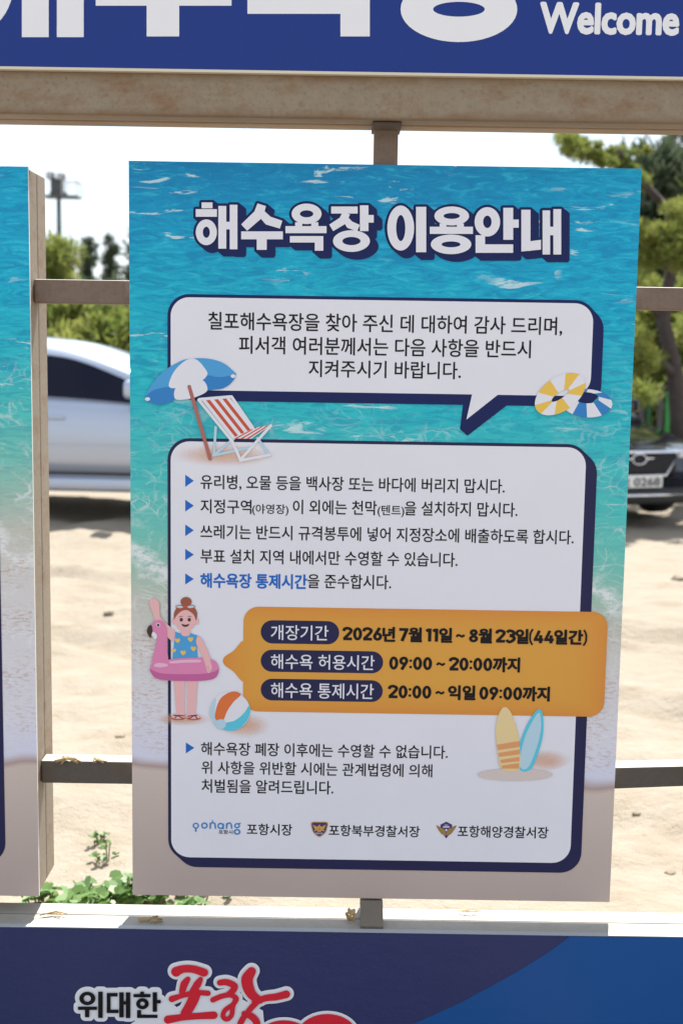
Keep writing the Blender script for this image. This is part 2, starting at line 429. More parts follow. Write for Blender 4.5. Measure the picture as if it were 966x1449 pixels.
def steel(name, a, b, rust, rfac=0.5, lit_top=(0.35, 0.325, 0.285)):
    m = bpy.data.materials.new(name); m.use_nodes = True; t = NT(m)
    g = t.n.new('ShaderNodeNewGeometry'); P = g.outputs['Position']
    c = t.mix(t.noise(P, 60, 8, 0.7), a, b)
    c = t.mix(t.math('MULTIPLY', t.ramp(t.noise(t.mapping(P, (3, 3, 6)), 4, 7, 0.65), [(0.50, (0, 0, 0)), (0.70, (1, 1, 1))]), rfac), c, rust)
    c = t.mix(t.math('MULTIPLY', t.ramp(t.noise(t.mapping(P, (1, 1, 1)), 120, 4, 0.7), [(0.54, (0, 0, 0)), (0.72, (1, 1, 1))]), 0.35), c, tuple(v * 0.45 for v in rust))
    c = t.mix(t.math('MULTIPLY', t.ramp(t.noise(t.mapping(P, (14, 14, 1.5)), 3, 5, 0.6), [(0.55, (0, 0, 0)), (0.75, (1, 1, 1))]), 0.35), c, tuple(v * 0.6 for v in a))
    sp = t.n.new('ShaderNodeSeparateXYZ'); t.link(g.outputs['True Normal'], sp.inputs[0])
    up = t.math('MULTIPLY', t.ramp(sp.outputs[2], [(0.6, (0, 0, 0)), (0.95, (1, 1, 1))]), t.ramp(t.noise(P, 30, 5, 0.6), [(0.25, (0.65, 0.65, 0.65)), (0.5, (1, 1, 1))]))   # pale sand tone painted on upward faces so they read sunlit
    c = t.mix(up, c, lit_top)
    t.link(c, t.b.inputs['Base Color']); t.b.inputs['Roughness'].default_value = 0.62; t.b.inputs['Metallic'].default_value = 0.0
    t.bump(t.noise(P, 130, 5, 0.6), 0.25, 0.002); return m
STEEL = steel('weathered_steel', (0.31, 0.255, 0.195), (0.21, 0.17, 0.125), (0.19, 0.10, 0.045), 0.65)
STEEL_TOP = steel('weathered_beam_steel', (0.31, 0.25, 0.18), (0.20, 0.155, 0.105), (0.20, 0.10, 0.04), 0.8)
t = NT(STEEL_TOP); g = t.n.new('ShaderNodeNewGeometry'); sp = t.n.new('ShaderNodeSeparateXYZ'); t.link(g.outputs['Position'], sp.inputs[0])
old = t.b.inputs['Base Color'].links[0].from_socket                       # rust creeping down from under the banner edge, same brown along the bottom
band = t.ramp(t.math('ADD', t.math('MULTIPLY', t.math('SUBTRACT', sp.outputs[2], 1.5 + .372), 12.5), t.math('MULTIPLY', t.math('SUBTRACT', t.noise(t.mapping(g.outputs['Position'], (9, 9, 30)), 1, 6, .65), .5), .5)), [(.03, (.75, .75, .75)), (.22, (0, 0, 0)), (.72, (0, 0, 0)), (1.0, (1, 1, 1))])
t.link(t.mix(t.math('MULTIPLY', band, .8), old, (.17, .095, .045)), t.b.inputs['Base Color'])
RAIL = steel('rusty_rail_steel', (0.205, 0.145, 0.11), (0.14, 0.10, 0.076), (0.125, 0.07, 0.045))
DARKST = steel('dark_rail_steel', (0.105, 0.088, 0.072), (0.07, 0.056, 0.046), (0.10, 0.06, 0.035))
WELD = mat('weld_scale', (0.09, 0.065, 0.05), 0.8)
FOAMEX = mat('board_core', (0.74, 0.71, 0.66), 0.6)
STRAW = mat('dry_straw', (0.42, 0.29, 0.14), 0.8)

# ------------------------------------------------------------------ setting: sand, hill
def sand_height(x, y):
    if y < 1.0 or y > 40: return 0.0
    k = min(1, (y - 1) / 1.0) * max(0.0, min(1, (40 - y) / 20))
    p = Vector((x * 0.9, y * 0.9, 0))
    h = 0.075 * noise.noise(p * 0.9) + 0.036 * noise.noise(p * 2.1 + Vector((5, 1, 0))) + 0.020 * noise.noise(p * 4.6 + Vector((1, 7, 0))) + 0.012 * noise.noise(p * 11)
    ss = lambda q: max(0.0, min(1.0, q)) ** 2 * (3 - 2 * max(0.0, min(1.0, q)))
    h -= 0.24 * ss((x - 0.3) / 1.6) * ss((y - 7.5) / 3.0)                     # the parking edge lies a little lower on the right
    # wheel ruts crossing on the right-hand side
    for off in (0.0, 1.45):
        d = (y - 5.4 - off) - (-0.42) * (x - 1.2)
        h -= 0.065 * math.exp(-(d / 0.16) ** 2); h += 0.018 * math.exp(-((abs(d) - 0.27) / 0.08) ** 2)
    d = (y - 3.95) + 0.62 * (x - 0.9)
    if x > 0.2: h -= 0.035 * math.exp(-(d / 0.10) ** 2) * (0.7 + 0.3 * sin(38 * x))
    return h * k
def axis(a, b, fine0, fine1, step, grow=1.35):
    out = [fine0]
    while out[-1] < fine1: out.append(out[-1] + step)
    s = step
    while out[-1] < b: s *= grow; out.append(min(b, out[-1] + s))
    s = step; pre = [fine0]
    while pre[-1] > a: s *= grow; pre.append(max(a, pre[-1] - s))
    return pre[::-1][:-1] + out
XS = axis(-900, 900, -3.6, 3.6, 0.045); YS = axis(-300, 1500, 2.6, 9.0, 0.045)
V = [(x, y, sand_height(x, y)) for y in YS for x in XS]
nx = len(XS); F = [(j * nx + i, j * nx + i + 1, (j + 1) * nx + i + 1, (j + 1) * nx + i) for j in range(len(YS) - 1) for i in range(nx - 1)]
def sand_mat():
    m = bpy.data.materials.new('dry_sand'); m.use_nodes = True; t = NT(m)
    g = t.n.new('ShaderNodeNewGeometry'); P = g.outputs['Position']
    c = t.mix(t.noise(P, 1.3, 8, 0.6), (0.305, 0.272, 0.225), (0.265, 0.224, 0.17))
    c = t.mix(t.math('MULTIPLY', t.ramp(t.noise(t.mapping(P, (1, 1.6, 1)), 4.5, 7, 0.68), [(0.46, (0, 0, 0)), (0.68, (1, 1, 1))]), 0.55), c, (0.215, 0.17, 0.118))
    c = t.mix(t.math('MULTIPLY', t.ramp(t.noise(P, 260, 2, 0.6), [(0.5, (0, 0, 0)), (0.7, (1, 1, 1))]), 0.25), c, (0.22, 0.18, 0.13))
    c = t.mix(t.math('MULTIPLY', t.ramp(t.noise(P, 22, 3, 0.5), [(0.72, (0, 0, 0)), (0.78, (1, 1, 1))]), 0.6), c, (0.12, 0.09, 0.06))
    t.link(c, t.b.inputs['Base Color']); t.b.inputs['Roughness'].default_value = 0.95; t.b.inputs['Specular IOR Level'].default_value = 0.1
    h = t.math('ADD', t.math('MULTIPLY', t.noise(P, 14, 6, 0.65), 1.0), t.math('MULTIPLY', t.noise(P, 90, 4, 0.6), 0.25))
    t.bump(h, 0.55, 0.05); return m
tag(mesh('sand_ground', V, F, sand_mat(), smooth=True), kind='structure')

def hill_h(x, y):
    k = max(0.0, min(1.0, (x - 30.5 - (y - 150) * 0.12) / 8.0)); k = k * k * (3 - 2 * k)
    return 25 * k * math.exp(-((y - 150) / 44) ** 2) * math.exp(-(max(0, x - 60) / 70) ** 2) + 1.5 * noise.noise(Vector((x * 0.07, y * 0.07, 0))) * k - 0.6 - 1.5 * (1 - k)
hx = [-40 + 4 * i for i in range(60)]; hy = [75 + 4 * i for i in range(40)]
V = [(x, y, hill_h(x, y)) for y in hy for x in hx]; nx = len(hx)
F = [(j * nx + i, j * nx + i + 1, (j + 1) * nx + i + 1, (j + 1) * nx + i) for j in range(len(hy) - 1) for i in range(nx - 1)]
hm = bpy.data.materials.new('hill_soil'); hm.use_nodes = True; t = NT(hm); g = t.n.new('ShaderNodeNewGeometry')
t.link(t.mix(t.noise(g.outputs['Position'], 0.4, 6), (0.05, 0.07, 0.045), (0.12, 0.11, 0.08)), t.b.inputs['Base Color']); t.b.inputs['Roughness'].default_value = 1
tag(mesh('hill', V, F, hm, smooth=True), kind='structure')

# ------------------------------------------------------------------ foliage
def leaf_mat(name, a, b, trans=0.35):
    m = bpy.data.materials.new(name); m.use_nodes = True; t = NT(m); g = t.n.new('ShaderNodeNewGeometry')
    c = t.mix(t.ramp(t.noise(g.outputs['Position'], 1.7, 4, 0.6), [(0.3, (0, 0, 0)), (0.7, (1, 1, 1))]), a, b)
    t.link(c, t.b.inputs['Base Color']); t.b.inputs['Roughness'].default_value = 0.6; t.b.inputs['Specular IOR Level'].default_value = 0.25
    tr = t.n.new('ShaderNodeBsdfTranslucent'); t.link(c, tr.inputs['Color'])
    ms = t.n.new('ShaderNodeMixShader'); ms.inputs[0].default_value = trans
    out = t.n['Material Output']; t.link(t.b.outputs[0], ms.inputs[1]); t.link(tr.outputs[0], ms.inputs[2]); t.link(ms.outputs[0], out.inputs['Surface']); return m
PINE = leaf_mat('pine_needles', (0.09, 0.14, 0.03), (0.27, 0.28, 0.07), 0.55)
PINE_D = leaf_mat('dark_pine_needles', (0.045, 0.075, 0.05), (0.10, 0.12, 0.06), 0.35)
FAR_LEAF = leaf_mat('far_foliage', (0.045, 0.065, 0.045), (0.11, 0.115, 0.075), 0.25)
BARK = mat('pine_bark', (0.085, 0.062, 0.055), 0.95)
t = NT(BARK); g = t.n.new('ShaderNodeNewGeometry'); t.link(t.mix(t.noise(g.outputs['Position'], 14, 6, 0.7), (0.035, 0.028, 0.027), (0.09, 0.07, 0.065)), t.b.inputs['Base Color']); t.bump(t.noise(g.outputs['Position'], 22, 5), 0.8, 0.03)

def tufts(centres, n, size, wid, flatten=0.75, seed=1):
    r = np.random.default_rng(seed); C_ = np.array([c[:3] for c in centres]); R = np.array([c[3] for c in centres])
    K = len(C_) * n
    ci = np.repeat(np.arange(len(C_)), n)
    d = r.normal(size=(K, 3)); d /= np.linalg.norm(d, axis=1)[:, None]
    rad = (r.random(K) ** 0.45)[:, None] * R[ci][:, None]
    base = C_[ci] + d * rad * np.array([1, 1, flatten])
    dirn = d + np.array([0, 0, 0.5]) + r.normal(size=(K, 3)) * 0.6; dirn /= np.linalg.norm(dirn, axis=1)[:, None]
    side = np.cross(dirn, r.normal(size=(K, 3))); side /= np.linalg.norm(side, axis=1)[:, None] + 1e-9
    ks = np.clip(R[ci] / 0.24, 0.38, 1.0)[:, None]
    L = ks * size * (0.6 + 0.8 * r.random(K))[:, None]; W = ks * wid * (0.6 + 0.8 * r.random(K))[:, None]
    a = base - side * W * 0.5; b = base + side * W * 0.5; c = base + dirn * L + side * W * 0.25; e = base + dirn * L - side * W * 0.25
    V = np.stack([a, b, c, e], 1).reshape(-1, 3)
    F = np.arange(K * 4).reshape(-1, 4)
    return [tuple(v) for v in V.tolist()], [tuple(f) for f in F.tolist()]

def pine(loc, trunk, limbs, clumps, label, group=None, needles=170, size=0.16, wid=0.035, m=PINE, seed=1, r0=0.12, name='pine_tree', flatten=0.75):
    x, y, z = loc; T = thing(name, label, 'tree', loc, group)
    path = [(x + p[0], y + p[1], z + p[2]) for p in trunk]
    tv = tube(path, [r0 * (1 - 0.8 * i / (len(path) - 1)) for i in range(len(path))], 9)
    mesh('trunk', *tv, BARK, T, smooth=True)
    lv = []
    for L in limbs:
        pp = [(x + p[0], y + p[1], z + p[2]) for p in L]
        lv.append(tube(pp, [r0 * 0.36 * (1 - 0.75 * i / (len(pp) - 1)) for i in range(len(pp))], 6))
    if lv and len(lv) < 12:
        for q in lv: mesh('limb', *q, BARK, T, smooth=True)
    elif lv: mesh('limbs', *join(*lv), BARK, T, smooth=True)
    cc = [(x + c[0], y + c[1], z + c[2], c[3]) for c in clumps]
    mesh('crown', *tufts(cc, needles, size, wid, flatten, seed), m, T)
    return T
def auto_pine(h, spread_, seed, low=0.25, taper=1.0, n=42, cs=0.34):
    r = random.Random(seed); trunk = [(0, 0, -0.1)]; bx = by = 0.0
    for i in range(1, 7):
        bx += r.uniform(-1, 1) * 0.04 * h * 0.5; by += r.uniform(-1, 1) * 0.04 * h * 0.5; trunk.append((bx, by, h * i / 6 * 0.97))
    limbs, cl = [], []
    for k in range(n):
        f = low + (1 - low) * (k + r.random()) / n; a = k * 2.4 + r.uniform(-.4, .4)
        rr = spread_ * (1 - taper * (f - low) / (1 - low) * 0.85) * r.uniform(0.55, 1.05)
        i = min(5, int(f * 6)); bx, by = trunk[i][0], trunk[i][1]
        e = (bx + cos(a) * rr, by + sin(a) * rr, h * f + 0.12 * rr)
        limbs.append([(bx, by, h * f - 0.1), (bx + cos(a) * rr * .5, by + sin(a) * rr * .5, h * f), e])
        for q in (1.0, 0.62):
            s = cs * r.uniform(0.6, 1.25); cl.append((bx + cos(a) * rr * q + r.uniform(-.15, .15), by + sin(a) * rr * q + r.uniform(-.15, .15), h * f + 0.12 * rr * q + r.uniform(-.1, .15), s))
    cl.append((trunk[-1][0], trunk[-1][1], h, cs * 0.7))
    return trunk, limbs, cl

G = 'pines growing along the far edge of the sand'
def pxground(px, Y): p = at(px, 600, Y); return (p.x, Y, 0.0)
# left-hand gap
T_, L_, C_ = auto_pine(1.8, 1.0, 11, 0.08, 0.75, 46, 0.3); pine(pxground(112, 17), T_, L_, C_, 'sunlit yellow-green pine just behind the silver car roof', G, 210, 0.13, 0.03, PINE, 3, 0.09)
T_, L_, C_ = auto_pine(1.5, 0.8, 17, 0.08, 0.6, 36, 0.28); pine(pxground(150, 15.5), T_, L_, C_, 'small sunlit bush-like pine over the sloping front roof of the silver car', G, 210, 0.12, 0.03, PINE, 23, 0.07)
T_, L_, C_ = auto_pine(2.65, 0.55, 12, 0.35, 0.75, 26, 0.2); pine(pxground(84, 18.5), T_, L_, C_, 'narrow olive pine at the foot of the light mast', G, 160, 0.12, 0.03, PINE, 4, 0.07)
T_, L_, C_ = auto_pine(4.0, 0.34, 13, 0.3, 1.0, 26, 0.13); pine(pxground(132, 37), T_, L_, C_, 'slim grey-green conifer, the left one of two thin ones beyond the left gap', G, 90, 0.18, 0.06, PINE_D, 5, 0.09)
T_, L_, C_ = auto_pine(4.15, 0.36, 14, 0.3, 1.0, 26, 0.13); pine(pxground(160, 38), T_, L_, C_, 'pointed dark conifer standing against white cloud beside the turquoise notice board', G, 90, 0.18, 0.06, PINE_D, 6, 0.09)
T_, L_, C_ = auto_pine(2.2, 1.2, 15, 0.1, 0.7, 44, 0.36); pine(pxground(186, 30), T_, L_, C_, 'bushy dark pine half hidden by the left edge of the notice board', G, 150, 0.2, 0.06, PINE_D, 7, 0.12)
T_, L_, C_ = auto_pine(2.15, 1.5, 16, 0.05, 0.6, 44, 0.36); pine(pxground(100, 26), T_, L_, C_, 'low dark pine in the deep background behind the sunlit ones', G, 150, 0.2, 0.06, PINE_D, 8, 0.1)
# hidden middle and the far side
for i, (px, Y, h, sp, lab) in enumerate(((255, 28, 3.2, 1.6, 'pine standing beyond the left half of the big notice board'), (380, 33, 3.6, 1.7, 'pine standing beyond the middle of the big notice board'), (520, 30, 3.4, 1.7, 'pine standing beyond the lower right of the notice board title'), (660, 27, 3.2, 1.6, 'pine standing beyond the swim ring picture'), (780, 24, 3.0, 1.6, 'pine standing beyond the right part of the notice board'))):
    T_, L_, C_ = auto_pine(h, sp, 30 + i, 0.08, 0.6, 46, 0.5); pine(pxground(px, Y), T_, L_, C_, lab, G, 120, 0.22, 0.07, PINE_D, 40 + i, 0.11)
# right-hand gap: the leaning pine
b = at(966, 640, 14.0); X0 = b.x
def rp_(px, py, Y=14.0):
    p = at(px, py, Y); return (p.x - X0, Y - 14.0, p.z)
trunk = [(0.05, 0, -0.1), (0.02, 0, 0.5), rp_(962, 590), rp_(955, 530), rp_(938, 452), rp_(950, 380), rp_(975, 320), rp_(985, 250)]
limbs = [[rp_(938, 452), rp_(915, 425), rp_(880, 410, 13.8)], [rp_(950, 380), rp_(920, 345, 13.6), rp_(880, 330, 13.4)], [rp_(972, 325), rp_(925, 275, 13.7), rp_(890, 238, 13.6), rp_(850, 222, 13.5), rp_(795, 196, 13.4)],
         [rp_(890, 238, 13.6), rp_(875, 215, 13.5), rp_(862, 205, 13.5)], [rp_(975, 320), rp_(1010, 300), rp_(1060, 290)], [rp_(950, 380), rp_(1000, 360, 14.5), rp_(1050, 350, 14.8)], [rp_(955, 530), rp_(930, 505, 13.7), rp_(905, 500, 13.5)]]
rr = random.Random(5); cl = []
for px, py, Y, s, k in ((795, 192, 13.4, .055, 4), (805, 203, 13.4, .06, 5), (818, 210, 13.4, .065, 6), (835, 214, 13.5, .07, 7), (850, 214, 13.5, .06, 5), (862, 222, 13.5, .05, 4), (884, 236, 13.6, .06, 6), (900, 246, 13.6, .06, 6), (882, 206, 13.5, .045, 3), (909, 208, 13.6, .03, 1), (905, 256, 13.6, .07, 5),
                    (903, 328, 13.5, .12, 7), (922, 340, 13.6, .12, 7), (950, 332, 13.5, .13, 8), (962, 292, 13.5, .11, 6), (915, 366, 13.6, .12, 6), (945, 365, 13.4, .13, 7), (970, 350, 13.6, .16, 8), (985, 310, 14, .2, 8), (1012, 275, 14.2, .25, 8), (1040, 310, 14.4, .25, 9),
                    (900, 395, 14.6, .13, 5), (925, 402, 14.8, .13, 5), (905, 480, 13.6, .13, 6), (918, 505, 13.7, .12, 6), (898, 520, 13.6, .13, 6), (985, 470, 14.5, .2, 8), (905, 560, 15, .16, 6), (975, 540, 15, .16, 6)):
    for _ in range(k):
        a = rp_(px + rr.uniform(-13, 13), py + rr.uniform(-11, 11), Y + rr.uniform(-.35, .35)); cl.append((a[0], a[1], a[2], s * rr.uniform(.6, 1.15)))
pine((X0, 14.0, 0.0), trunk, limbs, cl, 'leaning pine with a dark crooked trunk behind the black car', G, 130, 0.13, 0.03, PINE, 21, 0.14)
T_, L_, C_ = auto_pine(4.0, 1.1, 51, 0.1, 0.75, 50, 0.45); pine(pxground(915, 20), T_, L_, C_, 'dense dark pine seen between the leaning trunk and the notice board', G, 170, 0.2, 0.06, PINE_D, 52, 0.12)
T_, L_, C_ = auto_pine(3.3, 1.5, 53, 0.1, 0.7, 50, 0.5); pine(pxground(985, 24), T_, L_, C_, 'tall pine at the right edge in front of the hill', G, 150, 0.22, 0.06, PINE_D, 54, 0.14)
T_, L_, C_ = auto_pine(2.0, 1.3, 55, 0.05, 0.5, 46, 0.4); pine(pxground(940, 18), T_, L_, C_, 'low bushy pine right behind the green fence', G, 170, 0.18, 0.05, PINE, 56, 0.1)
# woods on the hill: one mass
r_ = random.Random(3); cc = []
while len(cc) < 900:
    x = r_.uniform(25, 120); y = r_.uniform(85, 158); h = hill_h(x, y)
    if h > 1.5: cc.append((x, y, h + r_.uniform(0.5, 2.0), r_.uniform(1.2, 2.6)))
tag(mesh('hill_woods', *tufts(cc, 60, 1.1, 0.55, 1.2, 9), FAR_LEAF), kind='stuff')

# ------------------------------------------------------------------ light mast, fence, bollard
MGREY = mat('mast_grey', (0.07, 0.075, 0.08), 0.6)
p0 = at(87, 600, 36.0); MX = p0.x
mast = thing('light_mast', 'tall grey floodlight mast rising behind the pines in the left gap', 'light mast', (MX, 36.0, 0))
def mz(row): return at(87, row, 36.0).z
mesh('pole', *tube([(MX, 36, -0.1), (MX, 36, mz(330)), (MX, 36, mz(277))], [0.085, 0.065, 0.055], 12), MGREY, mast, smooth=True)
mesh('platform', *join(box(MX - 0.36, MX + 0.55, 35.7, 36.3, mz(280), mz(277)), box(MX - .2, MX + .2, 35.8, 36.2, mz(277), mz(272))), MGREY, mast)
mesh('control_cabinet', *box(MX - 0.19, MX + 0.12, 35.85, 36.15, mz(272), mz(252), 0.02), MGREY, mast)
rails_ = []
for dx in (0.15, 0.55):
    rails_.append(tube([(MX + dx, 35.72, mz(257)), (MX + dx, 36.28, mz(257))], 0.016, 6))
    for dy in (-.28, .28): rails_.append(tube([(MX + dx, 36 + dy, mz(279)), (MX + dx, 36 + dy, mz(257))], 0.016, 6))
for dy in (-.28, .28): rails_.append(tube([(MX + .15, 36 + dy, mz(257)), (MX + .55, 36 + dy, mz(257))], 0.016, 6))
mesh('guard_rail', *join(*rails_), mat('mast_pale', (0.5, 0.52, 0.54), 0.5), mast)
for px, row in ((73, 249), (88, 251)):
    c = at(px, row, 36.0)
    h = mesh('floodlight', *box(c.x - .10, c.x + .10, 35.75, 35.98, c.z - .09, c.z + .09, 0.03), MGREY, mast)
    mesh('lamp_glass', *box(c.x - .08, c.x + .08, 35.735, 35.748, c.z - .07, c.z + .07), mat('lamp_glass', (0.4, 0.42, 0.45), 0.15), h)
    mesh('bracket', *tube([(c.x, 35.98, c.z - .05), (MX, 36, mz(258))], 0.03, 6), MGREY, mast)

GREEN = mat('green_fence_paint', (0.025, 0.26, 0.06), 0.5); GREEN_D = mat('dark_green_net', (0.012, 0.10, 0.03), 0.6)
f0 = at(880, 600, 16.0); f1 = at(1120, 600, 16.0)
fence = thing('green_fence', 'bright green slatted fence seen behind the black car bonnet', 'fence', (f0.x, 16.0, 0))
n = 9; w = (f1.x - f0.x) / n
for i in range(n):
    x = f0.x + i * w
    mesh('slat_panel', *join(*[box(x + 0.06 + j * 0.085, x + 0.10 + j * 0.085 + 0.02, 16.0, 16.03, 0.08, 0.92, 0.004, 1) for j in range(int((w - .1) / 0.085))], box(x + .06, x + w - .02, 16.03, 16.05, 0.2, 0.25), box(x + .06, x + w - .02, 16.03, 16.05, 0.75, 0.8)), GREEN if i % 2 == 0 else GREEN_D, fence)
    mesh('post', *box(x - .03, x + .03, 15.985, 16.045, -0.1, 1.0, 0.006), MGREY, fence)

# ------------------------------------------------------------------ cars
def paint(name, col, metal, rough):
    m = mat(name, col, rough, metal, 0.5); b_ = m.node_tree.nodes['Principled BSDF']; b_.inputs['Coat Weight'].default_value = 0.8; b_.inputs['Coat Roughness'].default_value = 0.04; return m
SILVER = paint('silver_paint', (0.40, 0.45, 0.56), 0.5, 0.30); BLACKP = paint('black_paint', (0.009, 0.012, 0.024), 0.0, 0.22)
GLASS = mat('tinted_glass', (0.004, 0.006, 0.02), 0.06, 0.0, 0.16); CLEAR = mat('windscreen_glass', (0.05, 0.065, 0.075), 0.05, 0, 0.7)
CHROME = mat('chrome', (0.75, 0.75, 0.78), 0.12, 1.0); RUBBER = mat('tyre_rubber', (0.02, 0.02, 0.02), 0.85); ALLOY = mat('alloy_rim', (0.55, 0.55, 0.57), 0.3, 0.9)
TRIM = mat('black_trim', (0.015, 0.015, 0.017), 0.55); PLATE = mat('number_plate_white', (0.72, 0.72, 0.70), 0.4); LAMP = mat('headlight_lens', (0.55, 0.58, 0.62), 0.08, 0.3); TAIL = mat('tail_lens', (0.35, 0.02, 0.02), 0.15)

def interp(pts, x):
    n = len(pts); x = max(pts[0][0], min(pts[-1][0], x))
    sl = [(pts[i + 1][1] - pts[i][1]) / (pts[i + 1][0] - pts[i][0]) for i in range(n - 1)]
    tg = [sl[0]] + [(0 if sl[i - 1] * sl[i] <= 0 else 2 * sl[i - 1] * sl[i] / (sl[i - 1] + sl[i])) for i in range(1, n - 1)] + [sl[-1]]
    for i in range(n - 1):
        if x <= pts[i + 1][0]:
            h = pts[i + 1][0] - pts[i][0]; f = (x - pts[i][0]) / h
            return pts[i][1] * (2 * f ** 3 - 3 * f * f + 1) + tg[i] * h * (f ** 3 - 2 * f * f + f) + pts[i + 1][1] * (3 * f * f - 2 * f ** 3) + tg[i + 1] * h * (f ** 3 - f * f)
    return pts[-1][1]
def loft(sections, closed_ends=True):
    n = len(sections[0]); V = [p for s in sections for p in s]; F = []
    for i in range(len(sections) - 1):
        for k in range(n - 1): F.append((i * n + k, i * n + k + 1, (i + 1) * n + k + 1, (i + 1) * n + k))
        F.append((i * n + n - 1, i * n, (i + 1) * n, (i + 1) * n + n - 1))
    if closed_ends: F += [tuple(range(n))[::-1], tuple((len(sections) - 1) * n + k for k in range(n))]
    return V, F
def car(name, label, loc, heading, L, W, sh, roof, hw, body_m, glass_tint, plate=None, axle=(0.72, 3.0), wr=0.31, zb=0.2, grille=False, front_glass=None, bp=.48):
    """sh: shoulder height along the length; roof: cabin roof height; hw: half-width along the length. Local x runs to the front."""
    T = thing(name, label, 'car', loc)
    T.rotation_euler = (0, 0, 0)
    R = Matrix.Rotation(heading, 3, 'Z'); O = Vector(loc)
    def W_(V): return [tuple(O + R @ (Vector(v) - Vector((L, 0, 0)))) for v in V]      # local origin: middle of the front bumper
    secs = []
    N = 40
    for i in range(N + 1):
        x = L * i / N; w = interp(hw, x); s = interp(sh, x); zb_ = zb + (0.05 if 0.2 < x < L - 0.2 else 0.1)
        half = [(x, w * .80, zb_), (x, w * .96, zb_ + .06), (x, w, zb_ + .22), (x, w * .995, s * .72), (x, w * .985, s * .84), (x, w * .97, s - .05), (x, w * .90, s), (x, w * .5, s + .025), (x, 0, s + .035)]
        secs.append(half + [(p[0], -p[1], p[2]) for p in half[-2::-1]])
    bV, bF = loft(secs)
    # cut the wheel arches out by pulling the side points up over the wheels
    B = []
    for (x, y, z) in bV:
        for ax in axle:
            d = abs(x - ax)
            if d < wr + .09 and z < 0.62 and abs(y) > 0.5 * W / 2:
                top = math.sqrt(max(0, (wr + .09) ** 2 - d * d)) + wr
                z = max(z, min(top, 0.66))
        B.append((x, y, z))
    body = mesh('body', W_(B), bF, body_m, T, smooth=True)
    cs = []; M = 26; x0, x1 = roof[0][0], roof[-1][0]
    for i in range(M + 1):
        x = x0 + (x1 - x0) * i / M; w = interp(hw, x) * .90; s = interp(sh, x) - .01; rz = max(interp(roof, x), s + .012); f = min(1, (rz - s) / .42)
        half = [(x, w, s), (x, w * (1 - .16 * f * .8), s + (rz - s) * .78), (x, w * (1 - .22 * f), s + (rz - s) * .93), (x, w * (.62), rz), (x, 0, rz + .02)]
        cs.append(half + [(p[0], -p[1], p[2]) for p in half[-2::-1]])
    cab = mesh('roof', W_(loft(cs)[0]), loft(cs)[1], body_m, T, smooth=True)
    # glazing laid 6 mm outside the cabin skin, side by side
    def skin(x, t, side, off=.006):
        w = interp(hw, x) * .90; s = interp(sh, x) - .01; rz = max(interp(roof, x), s + .012); f = min(1, (rz - s) / .42)
        return (x, side * (w * (1 - .16 * f * .8 * t / .78) + off), s + (rz - s) * t)
    lo, hi = x0 + (x1 - x0) * .13, x1 - (x1 - x0) * .13; mid = lo + (hi - lo) * bp
    for side in (1, -1):
        for a, b_ in ((lo, mid - .04), (mid + .04, hi)):
            V, F = [], []; K = 14
            for i in range(K + 1):
                x = a + (b_ - a) * i / K; s = interp(sh, x); rz = interp(roof, x); tt = max(.1, min(.77, (rz - .10 - s) / max(.05, rz - s)))
                V += [skin(x, .06, side), skin(x, tt, side)]
            F = [(2 * i, 2 * i + 1, 2 * i + 3, 2 * i + 2) if side < 0 else (2 * i, 2 * i + 2, 2 * i + 3, 2 * i + 1) for i in range(K)]
            mesh('side_window', W_(V), F, glass_tint, T, smooth=True)
        mesh('mirror', W_([(hi - .06 + p[0], side * (interp(hw, hi) * .93 + .02 + p[1]), interp(sh, hi) + .13 + p[2]) for p in box(-.07, .07, -.02, .16, -.075, .075, .045, 3)[0]]), box(-.07, .07, -.02, .16, -.075, .075, .045, 3)[1], body_m, T, smooth=True)
        hz = interp(sh, mid) - .17
        for hx_ in (mid - 1.05, mid + (.10 if bp > .5 else .04)):
            bx = box(hx_, hx_ + .2, side * W / 2 * .985 - .02, side * W / 2 * .985 + .03, hz, hz + .035, .012)
            mesh('door_handle', W_(bx[0]), bx[1], body_m, T, smooth=True)
        for a_, b2, zz, hh in ((axle[0] + wr + .14, axle[1] - wr - .14, zb + .135, .022), (axle[0] + wr + .2, axle[1] - wr - .05, .62, .012)):
            V, F = [], []; K = 16
            for i in range(K + 1):
                x = a_ + (b2 - a_) * i / K; w = interp(hw, x); yq = w * (.975 if zz < .5 else 1.0) + .006; V += [(x, side * yq, zz), (x, side * yq, zz + hh)]
            F = [(2 * i, 2 * i + 1, 2 * i + 3, 2 * i + 2) if side < 0 else (2 * i, 2 * i + 2, 2 * i + 3, 2 * i + 1) for i in range(K)]
            mesh('door_seam' if zz < .5 else 'side_moulding', W_(V), F, TRIM if zz < .5 else body_m, T)
        bx = box(axle[0] + wr + .12, axle[1] - wr - .12, side * (W / 2 - .06) - .045, side * (W / 2 - .06) + .045, zb + .0, zb + .11, .02)
        mesh('sill', W_(bx[0]), bx[1], body_m if body_m is SILVER else TRIM, T, smooth=True)
        for ax in axle:
            yo = side * (W / 2 - .03)
            rim_out = yo; V, F = [], []
            prof = [(.58 * wr, 0), (.62 * wr, .01), (.93 * wr, .012), (wr, -.03), (wr, -.17), (.93 * wr, -.2), (.6 * wr, -.2)]; K = 32
            for k in range(K):
                a = 2 * pi * k / K
                for r0, d in prof: V.append((ax + r0 * cos(a), rim_out + side * d, wr + r0 * sin(a)))
            q = len(prof)
            for k in range(K):
                for j in range(q - 1): F.append((k * q + j, k * q + j + 1, ((k + 1) % K) * q + j + 1, ((k + 1) % K) * q + j))
            wheel = mesh('wheel', W_(V), F, RUBBER, T, smooth=True)
            sp = []
